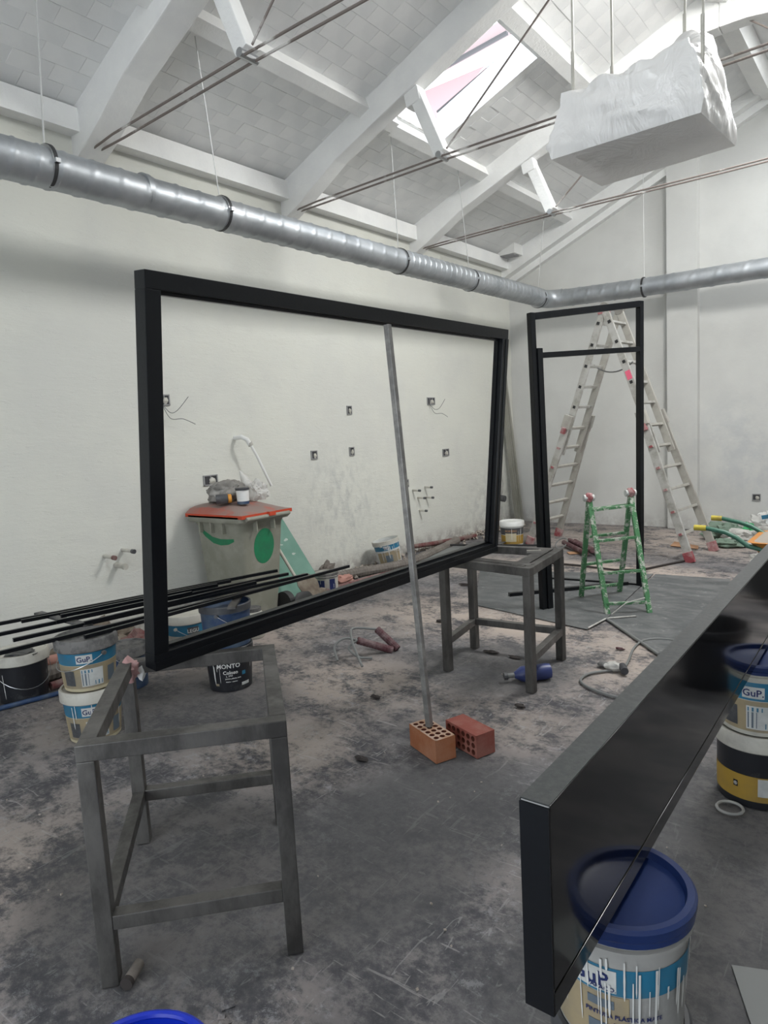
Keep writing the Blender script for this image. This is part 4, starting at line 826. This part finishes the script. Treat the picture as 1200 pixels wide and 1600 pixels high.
def stub(label, y, z, mt='chrome', L=.10, drop=.02, r=.016):
    t = thing('pipe_stub', label, 'pipe', (XL, y, z))
    obj('pipe', MB().tube([(XL-.01, y, z), (XL+L, y+.01, z-drop*.3)], r, 12), 'ivory', t, smooth=True); obj('pipe_end', MB().tube([(XL+L, y+.01, z-drop*.3), (XL+L+.03, y+.012, z-drop*.4)], r*1.2, 12), mt, t, smooth=True)
stub('water pipe stub with red end, left of three near the left stack', 2.86, .71, 'redpipe', .11)
stub('water pipe stub with dark end, right of three above the bars', 3.02, .735, 'dgrey', .13)
stub('lowest capped pipe stub of three above the black bars', 2.95, .62, 'ivory', .10, r=.022)
for i, (y, z, l) in enumerate(((7.17, .80, 'upper left pipe stub right of the prop'), (7.45, .815, 'upper right pipe stub right of the prop'), (7.28, .69, 'middle left pipe stub right of prop'), (7.47, .675, 'middle right pipe stub right of the prop'), (7.3, .52, 'lowest pipe stub right of the prop'))): stub(l, y, z, 'dgrey', .09, r=.013)
t = thing('waste_pipe', 'white waste pipe with elbow sticking from left wall above the bin', 'pipe', (XL, 4.33, 1.56))
obj('pipe', MB().tube([(-4.99, 4.33, 1.56), (-4.97, 4.40, 1.42), (-4.93, 4.52, 1.12)], .013, 12), 'white', t, smooth=True)
obj('elbow', MB().tube([(XL-.01, 4.30, 1.60), (-5.05, 4.30, 1.605), (-4.99, 4.31, 1.58), (-4.985, 4.34, 1.53)], .022, 14), 'white', t, smooth=True); obj('elbow_collar', MB().tube([(-4.987, 4.335, 1.55), (-4.982, 4.35, 1.52)], .026, 14), 'ivory', t, smooth=True)
t = thing('wall_pipe', 'dented dusty pipe box on the left wall near far corner', 'pipe', (XL, 9.43, .6)); obj('pipe', crumple((XL+.03, 9.43, .66), (.05, .12, .24), 41, .3, 3), 'debris', t, smooth=True); obj('pipe_outlet', MB().tube([(XL, 9.43, .45), (XL+.14, 9.43, .43)], .05, 12), 'dgrey', t, smooth=True)
t = thing('metal_profile', 'tall grey steel profile leaning in the far corner', 'profile', (-5.0, 9.95, 0))
for k in (-1, 0, 1): obj('flange', MB().bar((-4.99+.02*k, 9.86+.045*k, 0), (-5.11+.01*k, 9.62+.045*k, 2.60), .05 if k else .03, .042, (0, 1, 0)), 'greypost', t)

# ================================================================ ALUMINIUM LADDER
t = thing('aluminium_ladder', 'tall aluminium A-frame ladder with red feet behind the door frame', 'ladder', (-2.88, 8.28, 0))
apx = Vector((-2.90, 8.28, 2.88)); Wd = Vector((.10, .98, 0)).normalized()
def side(footc, halfbase, halftop, nm, sgn):
    foot = Vector(footc); dirv = (apx-foot); L = dirv.length; u = dirv.normalized(); nrm_ = Wd.cross(u).normalized(); cut = .52
    zf = foot+Vector((0, 0, .02))
    for s in (-1, 1):
        a = zf+Wd*s*halfbase; b_ = zf+u*L*(cut+.03)+Wd*s*(halfbase-.10)
        o1 = obj('outer_rail', MB().bar(a, b_, .09, .032, Wd), 'alu' if s < 0 else 'aluside', t, bevel=.004)
        a2 = zf+u*L*.40+Wd*s*(halftop+.01); b2 = apx+Wd*s*halftop+u*.02
        obj('inner_rail', MB().bar(a2, b2, .085, .028, Wd), 'alu' if s < 0 else 'aluside', t, bevel=.004)
        obj('rubber_foot', MB().bar(a-u*.03, a+u*.09, .10, .055, Wd), 'redplastic', t, bevel=.006)
        obj('lock_bracket', MB().bar(zf+u*L*(cut-.01)+Wd*s*(halfbase-.085), zf+u*L*(cut+.045)+Wd*s*(halfbase-.098), .115, .055, Wd), 'aluside', t, bevel=.004)
        obj('bracket_grip', MB().bar(zf+u*L*(cut-.03)+Wd*s*(halfbase-.05), zf+u*L*(cut-.005)+Wd*s*(halfbase-.05), .05, .05, Wd), 'redplastic', t)
    for i in range(6):
        f = .095+i*.083; p = zf+u*L*f; hb = halfbase-.10*f/cut
        rg = obj('rung', MB().bar(p-Wd*(hb+.03), p+Wd*(hb+.03), .042, .03, u), 'aluside', t, bevel=.004)
        obj('rung_end', MB().bar(p-Wd*(hb+.045), p-Wd*(hb+.03),   .036, .026, u), 'redplastic', rg, base=Vector(t['_b']))
    for i in range(5):
        f = .60+i*.083; p = zf+u*L*f; rg = obj('rung', MB().bar(p-Wd*(halftop), p+Wd*(halftop), .038, .03, u), 'alu', t, bevel=.004)
        obj('rung_plug', MB().bar(p-Wd*(halftop+.022), p-Wd*(halftop+.01), .035, .035, u), 'rubber', rg, base=Vector(t['_b']))
side((-1.845, 8.06, 0), .37, .20, 'r', 1); side((-3.93, 8.48, 0), .37, .20, 'l', -1)
for s in (-1, 1): obj('hinge', MB().tube([apx+Wd*s*.20-Wd*.02*1, apx+Wd*s*.20+Wd*.03], .055, 16), 'chrome', t, smooth=True)
obj('hinge_plate', MB().bar(apx-Wd*.2+Vector((-.07, 0, -.04)), apx-Wd*.2+Vector((.07, 0, -.04)), .03, .07), 'redplastic', t)
pL = Vector((-3.18, 8.42, 2.25)); pR = Vector((-2.60, 8.10, 2.22))
obj('safety_strap', MB().tube([pL.lerp(pR, u)-Vector((0, 0, .5*u*(1-u)*.8)) for u in [i/12 for i in range(13)]], .009, 6), 'greyhose', t, smooth=True)
uR = (apx-Vector((-1.845, 8.06, 0))).normalized()
obj('pink_mark', MB().bar(Vector((-1.845, 8.06, .02))+uR*3.05*.70-Wd*.2175, Vector((-1.845, 8.06, .02))+uR*3.05*.735-Wd*.2175, .06, .006, Wd), 'pink', t)

# ================================================================ GREEN STEPLADDER
t = thing('green_stepladder', 'small green stepladder splashed with white paint before the door frame', 'ladder', (-2.0, 5.7, 0))
hL, hR = Vector((-2.14, 5.50, .93)), Vector((-1.89, 5.79, .945))
FL_, FR_, BL_, BR_ = Vector((-1.945, 5.355, 0)), Vector((-1.665, 5.537, 0)), Vector((-2.344, 5.794, 0)), Vector((-2.107, 6.115, 0))
for a, b_ in ((FL_, hL), (FR_, hR), (BL_, hL), (BR_, hR)): obj('leg', MB().bar(a, b_, .024, .042, (hR-hL)), 'green', t, bevel=.003)
for A_, B2, n_r in ((FL_, FR_, 4), (BL_, BR_, 4)):
    for i in range(n_r):
        f = (.09, .35, .63, .90)[i]; obj('rung', MB().bar(A_.lerp(hL, f), B2.lerp(hR, f), .028, .022), 'green', t, bevel=.002)
for hp in (hL, hR):
    obj('hinge', crumple(hp+Vector((0, 0, .012)), (.034, .034, .042), int(hp.x*9), .25, 3), 'redplastic', t, smooth=True); obj('hinge_plate', MB().tube([hp+Vector((-.035, -.03, .01)), hp+Vector((.03, .03, .01))], .028, 12), 'pale', t)
obj('brace_strap', MB().tube([FR_.lerp(hR, .13), FR_.lerp(FL_, .45)+Vector((-.02, -.05, .10)), FL_+Vector((.05, -.05, .02))], .005, 5), 'debris', t)

# ================================================================ WHEELBARROW
t = thing('wheelbarrow', 'orange wheelbarrow with green handles and yellow grips at right', 'wheelbarrow', (-.7, 6.5, 0))
for (g0, g1, p1, p2, p3) in (((-1.465, 6.12, .63), (-1.37, 6.12, .628), (-1.22, 6.11, .60), (-1.05, 6.09, .50), (-.35, 6.25, .30)), ((-1.46, 6.72, .63), (-1.37, 6.72, .628), (-1.22, 6.70, .60), (-1.03, 6.66, .52), (-.35, 6.50, .32))):
    g0, g1, p1, p2, p3 = map(Vector, (g0, g1, p1, p2, p3)); hd = obj('handle', MB().tube([g1-Vector((.02, 0, 0)), g1, p1, p1.lerp(p2, .5)+Vector((0, 0, .012)), p2, p3], .019, 12), 'hgreen', t, smooth=True)
    obj('grip', MB().tube([g0, g1], .024, 12), 'grip', hd, smooth=True, base=Vector(t['_b']))
def rr(x0, x1, y0, y1, z): return ring(x0, x1, y0, y1, z, .08, 5)
obj('tray', loft([rr(-.92, -.30, 6.20, 6.62, .30), rr(-1.04, -.1, 6.08, 6.74, .52), rr(-1.06, -.08, 6.06, 6.76, .53)]), 'barrow', t, smooth=True)
obj('cement_load', loft([rr(-1.03, -.12, 6.09, 6.73, .525), rr(-.95, -.2, 6.16, 6.66, .56)]), 'cement', t, smooth=True)
obj('wheel', MB().tube([(-.02, 6.36, .18), (-.02, 6.44, .18)], .18, 28), 'rubber', t, smooth=True)
for y in (6.22, 6.58): obj('leg', MB().tube([(-.9, y, .42), (-.95, y, .0), (-.75, y, .0), (-.6, y, .35)], .016, 8), 'hgreen', t)

# debris heap near wheelbarrow and back wall
for i, (c, r, mt, l) in enumerate((((-1.83, 9.25, .09), (.22, .16, .12), 'gdebris', 'grey-green crumpled sack behind the ladder foot'), ((-1.58, 8.95, .07), (.25, .16, .10), 'debris', 'white plastic sheet scraps right of the ladder foot'), ((-1.52, 9.6, .12), (.15, .13, .14), 'bag', 'clear plastic bag by the back wall under the handles'),
        ((-1.60, 9.35, .11), (.07, .05, .09), 'greenbag', 'bright green plastic scrap in the debris heap'), ((-1.28, 8.9, .10), (.20, .16, .14), 'debris', 'white bag under the near handle of wheelbarrow'), ((-1.17, 7.75, .07), (.13, .15, .10), 'debris', 'crumpled white plastic bag nearest the black panel'), ((-1.35, 9.65, .16), (.17, .14, .20), 'white', 'white sack with blue print against the back wall'), ((-1.72, 8.75, .04), (.18, .12, .05), 'gdebris', 'flat dark green scrap on the floor by the ladder foot'))):
    tag(obj('debris_bag', crumple(c, tuple(k*.88 for k in r), 50+i, .6, 4, 1.9, c[2]-.001), mt, base=(c[0], c[1], 0), smooth=i % 2 == 0), l, 'debris')
SACK = [o for o in COL.objects if o.get('label', '').startswith('white sack with')][0]; SACK['_b'] = [-1.35, 9.65, 0.]
obj('blue_print', MB().box((-1.42, 9.485, .27), (.13, .006, .05), Matrix.Rotation(-.2, 3, 'Y')), 'lblue', SACK)
for i, (pts, l) in enumerate((([(-2.35, 8.85, .008), (-2.02, 8.65, .008), (-1.98, 8.45, .008), (-2.32, 8.55, .008)], 'tan card sheet on the floor between ladder legs'), ([(-3.22, 7.62, .008), (-3.12, 7.70, .008), (-3.2, 7.82, .008), (-3.30, 7.74, .008)], 'small tan card scrap beyond the far trestle'))): tag(obj('card_sheet', MB().poly(pts, .005, (0, 0, 1)), 'orangepaper', base=pts[0]), l, 'card')
# maroon tube bundle behind the stepladder
t = thing('conduit_bundle', 'short maroon conduit lengths tied with wire behind green stepladder', 'pipe', (-3.2, 7.9, 0))
for k in range(3): obj('conduit', MB().tube([(-3.50+.05*k, 8.12+.06*k, .05+.02*(k == 1)), (-2.98+.05*k, 7.55+.06*k, .04+.03*(k == 1))], .03, 10), 'maroon', t, smooth=True)
obj('wire_loop', MB().tube([(-3.48+.07*math.cos(a), 8.0+.09*math.sin(a), .06+.05*math.sin(a)) for a in [2*PI*i/18 for i in range(19)]], .008, 6), 'greyhose', t, smooth=True)
# conduits rising from the floor
t = thing('floor_conduits', 'two maroon conduit ends with grey cables rising from the floor', 'conduit', (-2.94, 3.78, 0))
for k, (a, b_) in enumerate((((-2.95, 3.76, .01), (-3.12, 3.575, .11)), ((-2.93, 3.80, .01), (-3.10, 3.78, .14)))):
    a, b_ = Vector(a), Vector(b_); pp = [a.lerp(b_, i/24) for i in range(25)]; obj('conduit', MB().tube(pp, lambda u: .026*(1+.08*(int(u*24+.5) % 2)), 12), 'maroon', t)
for pts in ([(-3.12, 3.575, .11), (-3.19, 3.52, .13), (-3.22, 3.44, .09), (-3.15, 3.385, .012)], [(-3.10, 3.78, .14), (-3.25, 3.68, .15), (-3.12, 3.52, .12), (-2.99, 3.42, .06), (-2.92, 3.38, .012)], [(-3.12, 3.575, .11), (-3.14, 3.50, .07), (-3.05, 3.50, .02), (-2.97, 3.55, .012)]):
    obj('cable', MB().tube(smooth_line(pts), .009, 7), 'greyhose', t, smooth=True)

# cables, bottle, scraps
cab = [(-1.30, 4.90), (-1.403, 4.884), (-1.486, 4.79), (-1.492, 4.6), (-1.445, 4.35), (-1.43, 4.18), (-1.50, 4.09), (-1.575, 3.99), (-1.58, 3.87), (-1.51, 3.786), (-1.39, 3.733), (-1.29, 3.715), (-1.0, 3.70), (-.85, 3.72)]
t = thing('power_cable', 'grey power cable looping on the floor with an open connector', 'cable', (-1.45, 4.15, 0)); obj('cable', MB().tube(smooth_line([(x, y, .009) for x, y in cab]), .0085, 7), 'greyhose', t, smooth=True)
obj('connector', crumple((-1.47, 4.14, .028), (.055, .04, .028), 61, .3, 3, 2, .027), 'debris', t, smooth=True); obj('connector_cap', MB().tube([(-1.42, 4.15, .035), (-1.38, 4.08, .03)], .024, 12), 'boxdark', t, smooth=True); obj('connector_flap', crumple((-1.54, 4.17, .02), (.045, .03, .018), 62, .3, 2, 2, .019), 'duststuff', t, smooth=True)
pipe('floor_cable', 'dark cable running across the floor to the ladder foot', [(-3.51, 7.03, .012), (-2.86, 7.03, .012), (-2.45, 6.96, .012), (-2.2, 7.07, .012), (-2.02, 7.5, .012), (-1.93, 7.70, .012)], .011, 'dkdebris', 'cable', amp=.004)
t = thing('plastic_bottle', 'blue plastic bottle lying on the floor behind far trestle leg', 'bottle', (-1.86, 3.74, 0)); q0, q1 = Vector((-1.925, 3.665, .042)), Vector((-1.765, 3.815, .05)); dv = (q1-q0).normalized()
obj('bottle_body', MB().tube([q0, q0+dv*.02, q0+dv*.05, q0+dv*.2, q1+dv*.01], lambda u: (.018, .03, .05, .05, .045)[min(4, int(u*4+.5))], 18), 'bluebottle', t, smooth=True); obj('bottle_neck', MB().tube([q0-dv*.045, q0+dv*.01], .016, 12), 'greyhose', t); obj('bottle_cap', MB().tube([q0-dv*.065, q0-dv*.043], .024, 12), 'dgrey', t)
t = thing('paint_roller_stub', 'short dirty paint roller stub on the floor under near trestle', 'paint roller', (-1.83, .98, 0)); obj('roller_sleeve', MB().tube([(-1.795, .93, .018), (-1.83, .99, .018)], .017, 14), 'conduit', t, smooth=True); obj('roller_end', MB().tube([(-1.789, .920, .018), (-1.797, .933, .018)], .019, 14), 'dkdebris', t, smooth=True)
SC = [((-2.31, 4.07), .05, 'dkdebris', 'dark folded scrap under the far trestle'), ((-2.12, 4.05), .035, 'dkdebris', 'thin dark scrap just right of the folded one'), ((-2.52, 3.02), .035, 'dkdebris', 'thin brown twig-like scrap left of the bricks'), ((-1.72, 3.33), .03, 'dkdebris', 'dark scrap on the floor beyond the bricks'), ((-2.10, 2.38), .035, 'dkdebris', 'dark curled scrap in front of the orange brick'), ((-3.05, 4.55), .035, 'dkdebris', 'brown leaf-like scrap beyond the floor conduits'), ((-1.57, 4.55), .025, 'maroon', 'small maroon scrap near the power cable'), ((-3.55, 5.75), .05, 'dkdebris', 'flat dark scrap seen through the far trestle')]
for i, ((x, y), r, mt, l) in enumerate(SC): tag(obj('floor_scrap', crumple((x, y, .008), (r, r*.45, .009), 70+i, .9, 2, 2.2, .008), mt, base=(x, y, 0)), l, 'scrap')
tag(obj('paper_sheet', MB().poly([(-.375, 1.99, .004), (-.15, 2.08, .004), (-.02, 1.80, .004), (-.25, 1.71, .004)], .003, (0, 0, 1)), 'greyhose', base=(-.3, 1.9, 0)), 'pale grey board scrap on the floor in the lower right corner', 'board')
# grey protective sheets on the floor
for pts, l in (([(-3.05, 5.13), (-1.93, 4.88), (-1.905, 5.21), (-2.05, 6.95), (-3.75, 6.42)], 'large grey protective sheet on the floor under the door frame'), ([(-1.90, 5.20), (-1.30, 4.54), (-.75, 4.9), (-1.36, 7.0), (-2.03, 6.95)], 'grey protective sheet on the floor right of the stepladder foot')):
    tag(obj('floor_sheet', MB().poly([(x, y, .006) for x, y in pts], .005, (0, 0, 1)), 'sheet', base=(*pts[0], 0)), l, 'floor sheet')
pipe('sheet_edge_strip', 'raised grey strip at the right sheet edge before the power cable', [(-1.90, 5.20, .012), (-1.31, 4.545, .012)], .011, 'greyhose', 'strip', amp=0)
pipe('white_cord', 'thin pale cord on the floor joining the two grey sheets', [(-1.93, 4.89, .012), (-1.90, 5.20, .012), (-1.72, 5.36, .014)], .007, 'debris', 'cord', amp=0)
obj('rubble_chips', (lambda mb: [mb.box((-1.20+random.gauss(0, .10), .98+random.gauss(0, .06), -.002), (random.uniform(.01, .04), random.uniform(.01, .03), .012), Euler((random.random()*.6, random.random()*.6, random.random()*3)).to_matrix()) for _ in range(60)] and mb)(MB()), 'floor', FLOOR)['kind'] = 'stuff'
